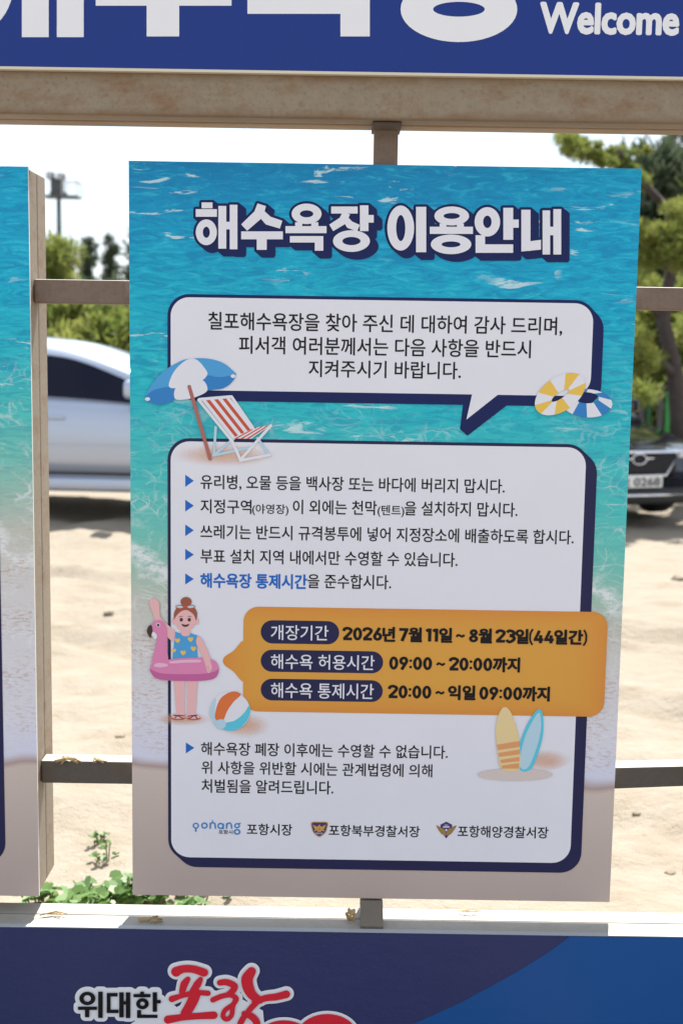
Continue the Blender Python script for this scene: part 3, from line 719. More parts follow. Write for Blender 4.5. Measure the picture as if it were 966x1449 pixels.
            for k in range(5):
                a = 2 * pi * k / 5 + .3
                for da in (-.12, .12): pass
                sp.append(tube([(ax + .06 * cos(a), rim_out - side * .012, wr + .06 * sin(a)), (ax + .6 * wr * cos(a), rim_out - side * .006, wr + .6 * wr * sin(a))], .032, 6))
            sp.append(tube([(ax, rim_out - side * .06, wr), (ax, rim_out - side * .0, wr)], .07, 14))
            rv = tube([(ax + .585 * wr * cos(2 * pi * k / 24), rim_out - side * .01, wr + .585 * wr * sin(2 * pi * k / 24)) for k in range(25)], .018, 6); sp.append(rv)
            V, F = join(*sp); mesh('rim', W_(V), F, ALLOY, wheel, smooth=True)
            dk = tube([(ax, rim_out - side * .10, wr), (ax, rim_out - side * .09, wr)], wr * .6, 20); mesh('brake_disc', W_(dk[0]), dk[1], TRIM, wheel)
    # windscreen and rear window
    for nm, a, b_ in (('windscreen', hi + .05, x1 - .06), ('rear_window', x0 + .06, lo - .1)):
        V, F = [], []; K = 8
        for i in range(K + 1):
            x = a + (b_ - a) * i / K; rz = interp(roof, x) ; w = interp(hw, x) * .90; s = interp(sh, x) - .01; rz = max(rz, s + .012); f = min(1, (rz - s) / .42)
            V += [(x, -w * .60, rz + .008), (x, 0, rz + .029), (x, w * .60, rz + .008)]
        for i in range(K):
            for k in range(2): F.append((3 * i + k, 3 * i + 3 + k, 3 * i + 4 + k, 3 * i + 1 + k))
        mesh(nm, W_(V), F, front_glass or glass_tint, T, smooth=True)
    # front end
    wf = interp(hw, L - .12)
    for side in (1, -1):
        V, F = box(L - .22, L - .03, side * wf * .74 - .17, side * wf * .74 + .17, .60, .74, .04, 3); mesh('headlight', W_(V), F, LAMP, T, smooth=True)
        V, F = box(.0, .16, side * wf * .74 - .15, side * wf * .74 + .15, .66, .86, .04, 3); mesh('tail_light', W_(V), F, TAIL, T, smooth=True)
    gv = box(L - .05, L + .012, -.42, .42, .50, .70, .02); gr = mesh('grille', W_(gv[0]), gv[1], TRIM, T)
    bars = [box(L + .012, L + .024, -.39 + i * .0355, -.375 + i * .0355, .515, .685, .003, 1) for i in range(23)]; V, F = join(*bars); mesh('grille_bars', W_(V), F, mat('dark_chrome', (.03, .035, .05), .25, .6), gr)
    V, F = tube([(L + .02, y, z) for y, z in ((-.44, .71), (-.30, .485), (.30, .485), (.44, .71), (-.44, .71))], .016, 8); mesh('grille_surround', W_(V), F, CHROME, gr, smooth=True)
    el = [(L + .034, .075 * cos(2 * pi * k / 24), .645 + .05 * sin(2 * pi * k / 24)) for k in range(25)]
    V, F = join(tube(el, .008, 6), tube([(L + .034, -.17, .655), (L + .034, -.07, .645)], [.006, .014], 6), tube([(L + .034, .17, .655), (L + .034, .07, .645)], [.006, .014], 6)); mesh('winged_badge', W_(V), F, CHROME, gr, smooth=True)
    V, F = box(L - .1, L + .02, -W / 2 * .82, W / 2 * .82, zb + .01, zb + .17, .03); mesh('lower_bumper', W_(V), F, TRIM, T, smooth=True)
    V, F = tube([(L + .01, -.55, zb + .1), (L + .025, 0, zb + .1), (L + .01, .55, zb + .1)], .018, 8); mesh('bumper_trim', W_(V), F, CHROME if grille else TRIM, T, smooth=True)
    V, F = box(L + .022, L + .034, -.26, .26, .375, .485, .004); pl = mesh('number_plate', W_(V), F, PLATE, T)
    if plate:
        (tv, tf), (a0, a1), (b0, b1) = TXT[plate]
        s_ = .46 / (a1 - a0); V = [(L + .0355, -.23 + (x - a0) * s_, .393 + (z - b0) * .075 / (b1 - b0)) for x, z in tv]
        pc = [(V, tf)] + [([(x + .0001 * (k + 1), y + .006 * cos(k * 1.57), z + .004 * sin(k * 1.57)) for x, y, z in V], tf) for k in range(4)]
        V, F = join(*pc); mesh('plate_characters', W_(V), F, mat('plate_ink', (.10, .10, .12), .5), pl)
    return T

STR = ['칠포해수욕장을 찾아 주신 데 대하여 감사 드리며,', '피서객 여러분께서는 다음 사항을 반드시', '지켜주시기 바랍니다.',
       '유리병, 오물 등을 백사장 또는 바다에 버리지 맙시다.', '지정구역', '(야영장)', '이 외에는 천막', '(텐트)', '을 설치하지 맙시다.', '쓰레기는 반드시 규격봉투에 넣어 지정장소에 배출하도록 합시다.',
       '부표 설치 지역 내에서만 수영할 수 있습니다.', '해수욕장 통제시간', '을 준수합시다.', '개장기간', '해수욕 허용시간', '해수욕 통제시간',
       '해수욕장 폐장 이후에는 수영할 수 없습니다.', '위 사항을 위반할 시에는 관계법령에 의해', '처벌됨을 알려드립니다.', '포항시장', '포항북부경찰서장', '포항해양경찰서장', '포항시', 'Welcome', '02 0268', 'POLICE',
       '년', '월', '일', '일간', '까지', '익일']
TXT = text_pieces(STR)

sx_ = at(-30, 600, 10.3).x
S_front = at(560, 600, 10.0).x * 0 - 0.07
car('silver_hatchback', 'silver hatchback with dark tinted windows parked side on beyond the left gap', (S_front, 11.2, 0), radians(-4), 4.4, 1.72,
    [(0, .80), (.25, .98), (1.2, 1.02), (2.2, .985), (2.9, .95), (3.5, .88), (4.1, .74), (4.4, .55)],
    [(.12, 1.0), (.5, 1.38), (1.1, 1.46), (1.75, 1.465), (2.2, 1.43), (2.75, 1.26), (3.35, .93)],
    [(0, .72), (.25, .82), (.8, .86), (3.4, .86), (4.05, .79), (4.4, .6)], SILVER, GLASS, axle=(.68, 3.62), zb=.25, bp=.615)
cf = at(901, 668, 12.3)
car('black_sedan', 'black sedan with chrome grille facing the camera beyond the right gap', (cf.x, 12.3, -0.22), radians(-71), 4.8, 1.86,
    [(0, .86), (.4, 1.0), (1.2, 1.0), (2.6, .95), (3.4, .90), (4.2, .80), (4.62, .72), (4.8, .62)],
    [(.55, 1.0), (1.25, 1.36), (1.9, 1.46), (2.45, 1.43), (2.95, 1.2), (3.5, .94)],
    [(0, .78), (.3, .88), (.9, .93), (3.8, .93), (4.5, .85), (4.8, .66)], BLACKP, GLASS, plate='02 0268', axle=(.95, 3.85), wr=.33, grille=True, front_glass=CLEAR)

# ------------------------------------------------------------------ the steel stand
ZB, ZT = 1.5 - 1.085, 1.5 + 0.372               # top of the lower beam, underside of the upper beam
stand = thing('sign_stand', 'rusty square-tube steel stand carrying the boards and banners', 'stand', (0, 2.36, 0))
XE = 2.35
for y0, y1, z1 in ((2.315, 2.364, ZB), (2.367, 2.416, ZB - .001)):
    mesh('lower_beam', *box(-XE, XE, y0, y1, z1 - .075, z1, .004), STEEL, stand, smooth=False)
for y0, y1, z0 in ((2.315, 2.375, ZT), (2.382, 2.44, ZT)):
    mesh('upper_beam', *box(-XE, XE, y0, y1, z0, z0 + .1, .006, 3), STEEL_TOP, stand)
p = at(545.5, 200, 2.383); PX0, PX1 = p.x - .0222, p.x + .0222
q0, q1 = at(529, 200, 2.383).x, at(563, 200, 2.383).x
PX0, PX1 = q0, q1
mesh('post', *box(PX0, PX1, 2.383, 2.427, ZB + .0015, ZT - .0015, .003), RAIL, stand)
mesh('weld_plate', *box(PX0 - .004, PX1 + .004, 2.330, 2.431, ZT - .0075, ZT - .0012, .001), WELD, stand)
f0_, f1_ = at(503, 1290, 2.34).x, at(537.5, 1290, 2.34).x
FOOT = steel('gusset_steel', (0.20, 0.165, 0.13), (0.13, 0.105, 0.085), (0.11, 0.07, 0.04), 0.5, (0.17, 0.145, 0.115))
yf, yb, zl, zh = 2.321, 2.3735, ZB + .001, ZB + .0315
mesh('post_foot', [(PX0, yf, zl), (PX1, yf, zl), (PX1, 2.381, zl), (PX0, 2.381, zl), (PX0, yf, zl + .004), (PX1, yf, zl + .004), (PX1, yb, zh), (PX0, yb, zh), (PX1, 2.381, zh), (PX0, 2.381, zh)],
     [(0, 3, 2, 1), (0, 1, 5, 4), (4, 5, 6, 7), (7, 6, 8, 9), (3, 9, 8, 2), (1, 2, 8, 6, 5), (0, 4, 7, 9, 3)], FOOT, stand)
for x in (-XE + .04, XE - .04):
    mesh('leg', *box(x - .04, x + .04, 2.320, 2.412, -.15, ZB - .078, .004), STEEL, stand)
    mesh('leg', *box(x - .04, x + .04, 2.383, 2.43, ZB + .002, ZT - .002, .004), STEEL, stand)
LX = at(42, 400, 2.36).x                       # right edge of the left-hand board
RXB = at(964, 1235, 2.50).x                    # left edge of the right-hand board
def rail_z(px, r0, r1, Y): return at(px, r1, Y).z, at(px, r0, Y).z
za, zb_ = rail_z(120, 395.5, 429.5, 2.392)
def bar(xa, xb, za0, za1, zb0, zb1, m):
    V, F = box(xa, xb, 2.392, 2.434, 0, 1, .0)
    V = [(x, y, (za0 if x == xa else zb0) + z * ((za1 - za0) if x == xa else (zb1 - zb0))) for x, y, z in V]
    return V, F
def bevelled(VF, b=.003):
    bm = bmesh.new(); vs = [bm.verts.new(v) for v in VF[0]]
    for f in VF[1]: bm.faces.new([vs[i] for i in f])
    bmesh.ops.bevel(bm, geom=bm.edges[:], offset=b, segments=2, affect='EDGES', profile=.5); bm.verts.index_update()
    V = [tuple(v.co) for v in bm.verts]; F = [tuple(v.index for v in f.verts) for f in bm.faces]; bm.free(); return V, F
mesh('rail', *bevelled(bar(LX - .0005, PX0 - .001, za, zb_, za, zb_, None)), RAIL, stand)
za, zb_ = rail_z(935, 406, 438.5, 2.392)
mesh('rail', *bevelled(bar(PX1 + .001, RXB - .0005, za, zb_, za, zb_, None)), RAIL, stand)
za, zb_ = rail_z(120, 1077.5, 1109.5, 2.392)
mesh('rail', *bevelled(bar(LX - .0005, PX0 - .001, za, zb_, za, zb_, None)), DARKST, stand)
a0, a1 = rail_z(873, 1086.5, 1117, 2.392); c0, c1 = rail_z(964, 1084.5, 1113.5, 2.392)
xA, xB = at(873, 1100, 2.392).x, at(964, 1100, 2.392).x
sl0 = (c0 - a0) / (xB - xA); sl1 = (c1 - a1) / (xB - xA)
mesh('rail', *bevelled(bar(PX1 + .001, RXB - .0005, a0 - sl0 * (xA - PX1), a1 - sl1 * (xA - PX1), c0 + sl0 * (RXB - xB), c1 + sl1 * (RXB - xB), None)), DARKST, stand)

# ------------------------------------------------------------------ big notice board
YB = 2.375
A_, B_ = at(182, 227, YB), at(862, 1277, YB)
BX0, BX1, BZ1, BZ0 = A_.x, (at(908, 238, YB).x + B_.x) / 2, A_.z, B_.z
def panel(parent, x0, x1, z0, z1, y, th, m):
    V, F = box(x0, x1, y, y + th, z0, z1)
    uv = [((v[0] - x0) / (x1 - x0), (v[2] - z0) / (z1 - z0)) for v in V]
    return mesh('panel', V, F, [m, FOAMEX], parent, uv=uv, midx=[1, 1, 0, 1, 1, 1])
board = thing('notice_board', 'large turquoise beach rules notice board with white speech bubble and amber opening-hours box', 'notice board', ((BX0 + BX1) / 2, YB, BZ0))
panel(board, BX0, BX1, BZ0, BZ1, YB, .006, M_PRINT)
LAY = .0003
def lay(k): return YB - .0004 - k * LAY
PXM = YB / FPX
def put(name, pieces, k, m, parent, uv=None): return flat(name, place(pieces, YB), lay(k), m, parent, uv)

# title
t1 = [rect(303, 160, 340, 180), rect(283, 183, 355, 209), ring(319, 262, 36, 44, 12, 19), rect(360, 172, 387, 318), rect(399, 168, 425, 320), rect(386, 226, 400, 252)]
t1 += line([(508, 168), (498, 200), (448, 246)], [30, 34, 30]) + line([(505, 196), (530, 222), (574, 236)], [26, 30, 28]) + [rect(438, 259, 580, 286), rect(491, 285, 525, 322)]
t1 += [ring(661, 199, 51, 35, 23, 12), rect(622, 228, 646, 244), rect(677, 228, 701, 244), rect(589, 241, 729, 265), rect(604, 275, 718, 297), rect(689, 296, 718, 325)]
t1 += [rect(745, 174, 835, 198)] + line([(797, 196), (785, 222), (745, 247)], [26, 28, 26]) + line([(790, 212), (808, 236), (838, 248)], [20, 26, 24]) + [rect(843, 170, 872, 258), rect(871, 203, 890, 229), ring(814, 292, 63, 37, 31, 14)]
t1 = crop(t1, 160, 220, 2.415)
t2 = [ring(101, 222, 41, 69, 14, 40), rect(148, 157, 179, 296), ring(257, 185, 53, 29, 25, 9), rect(220, 208, 241, 222), rect(273, 208, 294, 222), rect(190, 218, 322, 240), ring(255, 272, 62, 30, 29, 9),
      ring(366, 203, 39, 45, 13, 19), rect(415, 160, 445, 258), rect(444, 196, 462, 221), rect(330, 244, 359, 298), rect(330, 272, 445, 298),
      rect(470, 166, 498, 292), poly([(470, 266), (530, 258), (530, 288), (470, 294)]), rect(535, 168, 558, 303), rect(568, 164, 592, 303), rect(557, 218, 569, 244)]
t2 = crop(t2, 520, 220, 2.166)
tw = place(t1 + t2, YB)
gw = grow(tw, 3.7 * PXM); low = list(gw)
for k in range(1, 5): low += shifted(gw, 8.4 * PXM * k / 4, -6.8 * PXM * k / 4)
title = flat('title_lettering', tw, lay(9), WHITE, board)
flat('title_outline', low, lay(0), NAVY, title); print('outline pieces', len(low))

# speech bubble
def boxed(name, x0, y0, x1, y1, r, sx, sz, k, navy=NAVY):
    o = [rrect(x0 - 4.5, y0 - 4.5, x1 + 4, y1 + 4, r + 4, YB)] + [rrect(x0 - 4.5, y0 - 4.5, x1 + 4, y1 + 4, r + 4, YB, sx * i / 6, sz * i / 6) for i in range(1, 7)]
    return o, [rrect(x0, y0, x1, y1, r, YB)]
o, wpc = boxed('', 241.5, 420, 834.5, 560.5, 26, 11, 11, 1)
tailw = place([poly([(668, 556), (659.6, 593.5), (707, 556)])], YB); tailn = place([poly([(656, 563), (650.5, 607), (661, 616.5), (720, 571), (716, 562)])], YB)
bub = flat('speech_bubble', wpc + tailw, lay(3), WHITE, board)
flat('bubble_outline', o + tailn, lay(2), NAVY, bub)
for s, x0, x1, y0, y1 in (('칠포해수욕장을 찾아 주신 데 대하여 감사 드리며,', 295, 795.5, 441, 466), ('피서객 여러분께서는 다음 사항을 반드시', 338.5, 751, 475, 500), ('지켜주시기 바랍니다.', 437, 652, 509, 533)):
    flat('lettering', words(s, x0, x1, y0, y1, YB), lay(4), BLACK, bub)
# rules box
o, wpc = boxed('', 241.5, 624, 806, 1221.5, 27, 12, 11, 1, NAVY2)
rules = flat('rules_box', wpc, lay(3), WHITE, board)
flat('rules_outline', o, lay(1), NAVY2, rules)
for s, x0, x1, y0, y1, m, bd in (('유리병, 오물 등을 백사장 또는 바다에 버리지 맙시다.', 284, 714, 671.5, 691.5, BLACK, .012), ('지정구역', 284, 355.6, 706.3, 726, BLACK, .012), ('(야영장)', 357, 408, 713, 726.5, BLACK, .012), ('이 외에는 천막', 414.6, 533, 707, 727, BLACK, .012),
                             ('(텐트)', 534.3, 571.8, 714.5, 728.5, BLACK, .012), ('을 설치하지 맙시다.', 572.6, 732, 709, 729, BLACK, .012), ('쓰레기는 반드시 규격봉투에 넣어 지정장소에 배출하도록 합시다.', 284, 811.6, 742, 762, BLACK, .012),
                             ('부표 설치 지역 내에서만 수영할 수 있습니다.', 284, 647.3, 776.5, 796.5, BLACK, .012), ('해수욕장 통제시간', 284, 434, 811, 831, BLUE, .03), ('을 준수합시다.', 435.5, 553.2, 812, 832, BLACK, .012),
                             ('해수욕장 폐장 이후에는 수영할 수 없습니다.', 284.7, 633.3, 1049.8, 1068.4, BLACK, .012), ('위 사항을 위반할 시에는 관계법령에 의해', 285.5, 611.5, 1076.5, 1095, BLACK, .012), ('처벌됨을 알려드립니다.', 285.5, 471.5, 1102.5, 1121.3, BLACK, .012),
                             ('포항시장', 349.4, 413.3, 1165.4, 1181.4, BLACK, .014), ('포항북부경찰서장', 465.4, 593.8, 1167, 1182.8, BLACK, .014), ('포항해양경찰서장', 647.6, 775.6, 1168.2, 1184.5, BLACK, .014)):
    flat('lettering', words(s, x0, x1, y0, y1, YB, bd, 12 if bd > .02 else 8), lay(4), m, rules)
for x0, x1, y0, y1 in ((262.2, 274.3, 671.5, 688.8), (262.2, 274.3, 707, 723.8), (262.2, 274.3, 742, 758.5), (262.2, 274.3, 776.5, 792.8), (262.2, 274.3, 811.3, 827), (263, 275, 1050.5, 1066)):
    put('bullet_triangle', [poly([(x0, y0), (x1, (y0 + y1) / 2), (x0, y1)])], 4, BLUE, rules)

# opening-hours box with a pointer; digits are drawn as strokes
amb = flat('hours_box', [rrect(344.5, 858, 853.5, 1014.3, 22, YB)] + place([blob([(346, 908), (330, 921), (317, 930), (317, 940), (330, 950), (346, 963)], 5)], YB), lay(5), AMBER, board, uv='box')
for s, px0, px1, y0, y1, tx0, tx1, ty0, ty1 in (('개장기간', 369, 479.5, 877.2, 911.8, 383.5, 464.6, 884, 905), ('해수욕 허용시간', 369, 541.5, 919, 952.8, 383.5, 529.8, 925.2, 946), ('해수욕 통제시간', 369, 541, 960, 993.3, 383.5, 528.6, 965.5, 987)):
    pill = flat('time_pill', [rrect(px0, y0, px1, y1, 17, YB)], lay(6), NAVY2, amb)
    flat('pill_lettering', words(s, tx0, tx1, ty0, ty1, YB, .007), lay(7), WHITE, amb)
def digit(ch, w=.62, st=.215):
    """bold geometric numeral, unit height, y up"""
    c = w / 2
    if ch == '0': return [ring(c, .5, c, .5, c - st, .5 - st)], w
    if ch == '1': return [rect(.14, 0, .14 + st * 1.05, 1)] + line([(.0, .80), (.2, .92)], st), .32
    if ch == '2': return line([(.05, .70), (.10, .86), (c, .925), (w - .09, .82), (w - .09, .66), (c + .02, .40), (.07, .11)], st, 5) + [rect(.02, 0, w, st)], w
    if ch == '3': return line([(.06, .80), (.18, .91), (c, .925), (w - .10, .82), (w - .11, .64), (c - .06, .54)], st, 4) + line([(c - .06, .54), (w - .10, .46), (w - .07, .26), (c, .075), (.16, .09), (.04, .22)], st, 4), w
    if ch == '4': return line([(w * .60, .97), (.08, .25)], st * .9) + [rect(.0, .17, w + .03, .17 + st), rect(w * .58 - .0, 0, w * .58 + st, .62)], w + .03
    if ch == '6': return [ring(c, .32, c, .32, c - st, .32 - st * .95)] + line([(w * .72, .99), (.16, .48)], st), w
    if ch == '7': return [rect(.0, 1 - st, w, 1)] + line([(w - .08, .94), (.20, 0)], st * 1.05), w
    if ch == '8': return [ring(c, .27, c, .275, c - st, .275 - st * .9), ring(c, .745, c * .88, .255, c * .88 - st, .255 - st * .9)], w
    if ch == '9': return [ring(c, .68, c, .32, c - st, .32 - st * .95)] + line([(w * .28, .01), (w - .16, .52)], st), w
    if ch == ':': return [ellipse(.10, .22, .1, .1, 16), ellipse(.10, .70, .1, .1, 16)], .2
    if ch == '~': return line([(.02, .40), (.14, .53), (.28, .48), (.42, .42), (.56, .55)], .16, 4), .58
    if ch == '(': return line([(.24, 1.08), (.09, .75), (.07, .45), (.09, .18), (.24, -.14)], .13, 4), .26
    if ch == ')': return line([(.02, 1.08), (.17, .75), (.19, .45), (.17, .18), (.02, -.14)], .13, 4), .26
def bold_row(tokens, x0, x1, y0, y1):
    pcs, x = [], 0.0
    for tk in tokens:
        if tk == ' ': x += .24; continue
        if tk in TXT:
            (V, F), (a0, a1), (b0, b1) = TXT[tk]; s = 1.06 / (b1 - b0); k = .92
            P = [([((u - a0) * s * k + x, (z - b0) * s - .03) for u, z in V], F)]
            pcs += spread(P, .050, 14); x += (a1 - a0) * s * k + .07
        else:
            P, w = digit(tk); pcs += shifted(P, x, 0); x += w + .065 + (.08 if tk == '1' else 0)
    x -= .065; a = at(x0, y1, YB); bq = at(x0, y0, YB); c = at(x1, y1 + (x1 - x0) * .008, YB)
    kx = (c.x - a.x) / x; kz = bq.z - a.z
    return [([(a.x + u * kx, a.z + z * kz) for u, z in V], F) for V, F in pcs]
for tk, x0, x1, y0, y1 in ((list('2026') + ['년', ' ', '7', '월', ' ', '1', '1', '일', ' ', '~', ' ', '8', '월', ' ', '2', '3', '일', '(', '4', '4', '일간', ')'], 485, 830, 887.2, 905.6),
                         (list('09:00') + [' ', '~', ' '] + list('20:00') + ['까지'], 550.2, 734.3, 928.6, 947.2), (list('20:00') + [' ', '~', ' ', '익일', ' '] + list('09:00') + ['까지'], 549.3, 776.3, 969.2, 987.6)):
    flat('hours_lettering', bold_row(tk, x0, x1, y0, y1), lay(7), BLACK, amb)

# ---- printed pictures
def pic(name, groups, k0, parent=None):
    """groups: list of (material, pieces in photo px); first becomes the part, the rest its sub-parts, layered upwards"""
    root = None
    for i, (nm, m, pcs) in enumerate(groups):
        o = flat(name if root is None else nm, place(pcs, YB), lay(k0) - i * .00006, m, parent or board if root is None else root, uv='box')
        root = root or o
    return root
c5 = lambda p: crop(p, 180, 400, 2.683)
put('airbrush_shade', c5([ellipse(365, 655, 215, 48)]), 4, PEACH, rules, 'box')
pic('beach_umbrella_picture', [('', SKYB, c5([blob([(68, 440), (92, 388), (140, 335), (200, 298), (235, 289), (300, 287), (360, 302), (400, 332), (410, 352), (340, 364), (303, 352), (160, 396), (110, 406)], 6)])),
    ('shaded_panel', SKYB_D, c5([blob([(68, 440), (92, 412), (125, 400), (162, 394), (186, 398), (182, 440), (150, 458), (108, 461)], 5)])), ('shaded_panel', SKYB_D, c5([blob([(285, 372), (303, 352), (350, 358), (408, 352), (395, 380), (365, 400), (330, 406), (303, 406)], 5)])),
    ('white_panel', WHITE, c5([blob([(235, 289), (264, 292), (290, 318), (304, 350), (262, 386), (210, 398), (160, 395), (172, 348), (200, 312)], 6)])),
    ('lower_panel', WHITE, c5([blob([(186, 398), (235, 392), (286, 370), (305, 407), (270, 430), (225, 442), (182, 440)], 5)])),
    ('canopy_tip', WHITE, c5([ellipse(78, 441, 10, 7, 16)])), ('canopy_tip', WHITE, c5([ellipse(402, 354, 9, 7, 16)])),
    ('pole', WOODP, c5(line([(236, 394), (315, 668)], [14, 13], caps=True)))], 8)
def quadstripe(a, b, c, d, f0, f1):
    L = lambda p, q, t: (p[0] + (q[0] - p[0]) * t, p[1] + (q[1] - p[1]) * t)
    return poly([L(a, b, f0), L(a, b, f1), L(d, c, f1), L(d, c, f0)])
back = ((284, 446), (388, 434), (480, 552), (398, 590)); seat = ((415, 595), (500, 545), (545, 540), (440, 594))
fr = []
for l in ([(328, 655), (440, 562)], [(336, 548), (330, 652)], [(328, 655), (470, 624)], [(495, 590), (540, 655)]): fr += line(l, 10, caps=True)
fr2 = []
for l in ([(272, 444), (398, 600), (430, 672)], [(396, 432), (478, 552)], [(430, 672), (545, 542)], [(430, 674), (540, 653)], [(276, 442), (392, 432)]): fr2 += line(l, 11, caps=True)
pic('deck_chair_picture', [('', PALE, c5(fr)), ('canvas', WHITE, c5([poly(back), poly([(398, 590), (480, 550), (545, 540), (470, 592)])])),
    ('red_stripe', RED, c5([quadstripe(*back, f, f + .14) for f in (.14, .43, .72)] + [quadstripe((398, 592), (470, 592), (545, 541), (480, 549), f, f + .15) for f in (.1, .42, .74)])), ('frame', WHITE, c5(fr2))], 8)
c6 = lambda p: crop(p, 500, 400, 2.3)
def swim(cx, cy, rx, ry, hx, hy, hrx, hry, rot, n=10, K=8):
    A, B = [], []
    for s in range(n):
        V = []
        for j in range(K + 1):
            a = 2 * pi * (s + j / K) / n + .3
            for (ex, ey, fx, fy) in ((rx, ry, cx, cy), (hrx, hry, hx, hy)):
                x, y = ex * cos(a), ey * sin(a); V.append((fx + x * cos(rot) - y * sin(rot), fy + x * sin(rot) + y * cos(rot)))
        F = [(2 * j, 2 * j + 1, 2 * j + 3, 2 * j + 2) for j in range(K)]
        (A if s % 2 else B).append((V, F))
    return A, B
a, b_ = swim(760, 392, 81, 46, 757, 374, 40, 18, .05); pic('blue_swim_ring_picture', [('', WHITE, c6(a)), ('blue_band', SKYB_D, c6(b_))], 8)
a, b_ = swim(671, 362, 92, 55, 672, 366, 34, 10, -.60); pic('yellow_swim_ring_picture', [('', WHITE, c6(a)), ('yellow_band', YEL, c6(b_))], 9)
cg = lambda p: crop(p, 200, 840, 7.246)
put('airbrush_shade', cg([ellipse(420, 1285, 330, 80)]), 4, PEACH, rules, 'box')
def heart(x, y, r): return blob([(x, y + r), (x - r, y - r * .1), (x - r * .8, y - r * .8), (x - r * .3, y - r * .8), (x, y - r * .4), (x + r * .3, y - r * .8), (x + r * .8, y - r * .8), (x + r, y - r * .1)], 4)
pic('swimmer_picture', [('', SKIN, cg([blob([(85, 88), (100, 55), (130, 45), (160, 62), (185, 100), (186, 150), (192, 220), (215, 265), (300, 340), (345, 385), (335, 488), (280, 455), (230, 400), (150, 290), (122, 200), (92, 130)], 4),
        ellipse(336, 280, 24, 34), ellipse(566, 280, 24, 34), blob([(345, 250), (360, 190), (450, 150), (540, 190), (560, 250), (545, 320), (505, 365), (450, 385), (395, 365), (357, 320)], 5), rect(408, 360, 502, 440), rect(340, 420, 570, 900),
        poly([(333, 885), (446, 885), (444, 1245), (362, 1245)]), poly([(468, 885), (577, 885), (556, 1245), (470, 1245)]), ellipse(378, 1258, 62, 24), ellipse(540, 1258, 62, 24)])),
    ('hair', BROWN, cg([blob([(335, 268), (338, 195), (375, 132), (455, 108), (532, 130), (572, 192), (563, 275), (540, 218), (490, 176), (450, 166), (400, 186), (354, 235)], 5), ellipse(460, 82, 57, 50)])),
    ('swimsuit', SKYB, cg([poly([(350, 390), (400, 405), (425, 430), (455, 436), (485, 430), (512, 405), (582, 430), (566, 490), (570, 560), (582, 665), (320, 665), (330, 560), (342, 470)])])),
    ('yellow_heart', YEL, cg([heart(372, 478, 25), heart(505, 466, 26), heart(535, 562, 26), heart(337, 580, 20), heart(430, 604, 26)])),
    ('goggles', RED, cg([ellipse(395, 133, 44, 19, 24, .08), ellipse(508, 133, 44, 19, 24, -.08), rect(430, 124, 470, 138)])),
    ('goggle_lens', PALE, cg([ellipse(395, 133, 33, 12, 24, .08), ellipse(508, 133, 33, 12, 24, -.08)])),
    ('face_features', BROWN_D, cg([ellipse(411, 265, 17, 19, 20), ellipse(493, 265, 17, 19, 20), blob([(414, 308), (452, 317), (491, 308), (478, 331), (452, 338), (427, 331)], 4)] + line([(388, 238), (408, 228), (425, 234)], 5, 3) + line([(478, 234), (495, 228), (514, 238)], 5, 3) + line([(330, 1245), (375, 1250), (430, 1278)], 9, 3) + line([(345, 1275), (375, 1246), (440, 1250)], 9, 3) + line([(490, 1278), (545, 1246), (575, 1245)], 9, 3) + line([(480, 1255), (545, 1248), (575, 1280)], 9, 3))),
    ('sandal', RED, cg([blob([(308, 1272), (375, 1284), (448, 1272), (430, 1288), (375, 1294), (325, 1288)], 4), blob([(466, 1272), (540, 1284), (610, 1272), (592, 1288), (540, 1294), (484, 1288)], 4)])),
    ], 8)
pic('flamingo_ring_picture', [('', PINK, cg([blob([(118, 700), (126, 620), (150, 520), (165, 445), (140, 402), (112, 370), (106, 320), (135, 285), (180, 266), (222, 285), (256, 330), (266, 400), (266, 560), (268, 700)], 5), blob([(92, 760), (105, 715), (150, 692), (300, 670), (460, 656), (640, 655), (745, 680), (788, 735), (790, 800), (745, 868), (620, 890), (450, 892), (300, 888), (160, 868), (104, 812)], 5)])),
    ('lower_band', PINK_D, cg([blob([(94, 770), (200, 812), (400, 822), (600, 820), (740, 800), (792, 770), (788, 812), (745, 868), (620, 890), (450, 892), (300, 888), (160, 868), (104, 812)], 5)])),
    ('highlight', PINK_L, cg([blob([(130, 735), (170, 708), (260, 716), (265, 742), (180, 752)], 5), blob([(300, 690), (460, 674), (600, 676), (600, 700), (460, 704), (310, 712)], 5)])),
    ('cheek', WHITE, cg([blob([(116, 388), (150, 402), (163, 440), (146, 465), (122, 440), (106, 415)], 4), ellipse(175, 318, 21, 21, 24)])),
    ('beak', BROWN_D, cg([blob([(96, 318), (112, 332), (118, 380), (106, 420), (98, 455), (72, 420), (60, 380), (72, 338)], 4), ellipse(175, 319, 14, 15, 20)])),
    ('resting_arm', SKIN, cg([blob([(580, 430), (622, 462), (660, 540), (700, 640), (712, 700), (726, 760), (700, 808), (684, 806), (664, 760), (650, 700), (605, 590), (563, 500)], 5)])),
    ('finger_line', SKIN_D, cg(line([(690, 740), (697, 770), (693, 800)], 6, 3) + line([(672, 735), (678, 770)], 6, 3)))], 11)
cb = lambda p: crop(p, 190, 830, 4.83)
put('airbrush_shade', cb([ellipse(760, 950, 190, 95)]), 4, PEACH, rules, 'box')
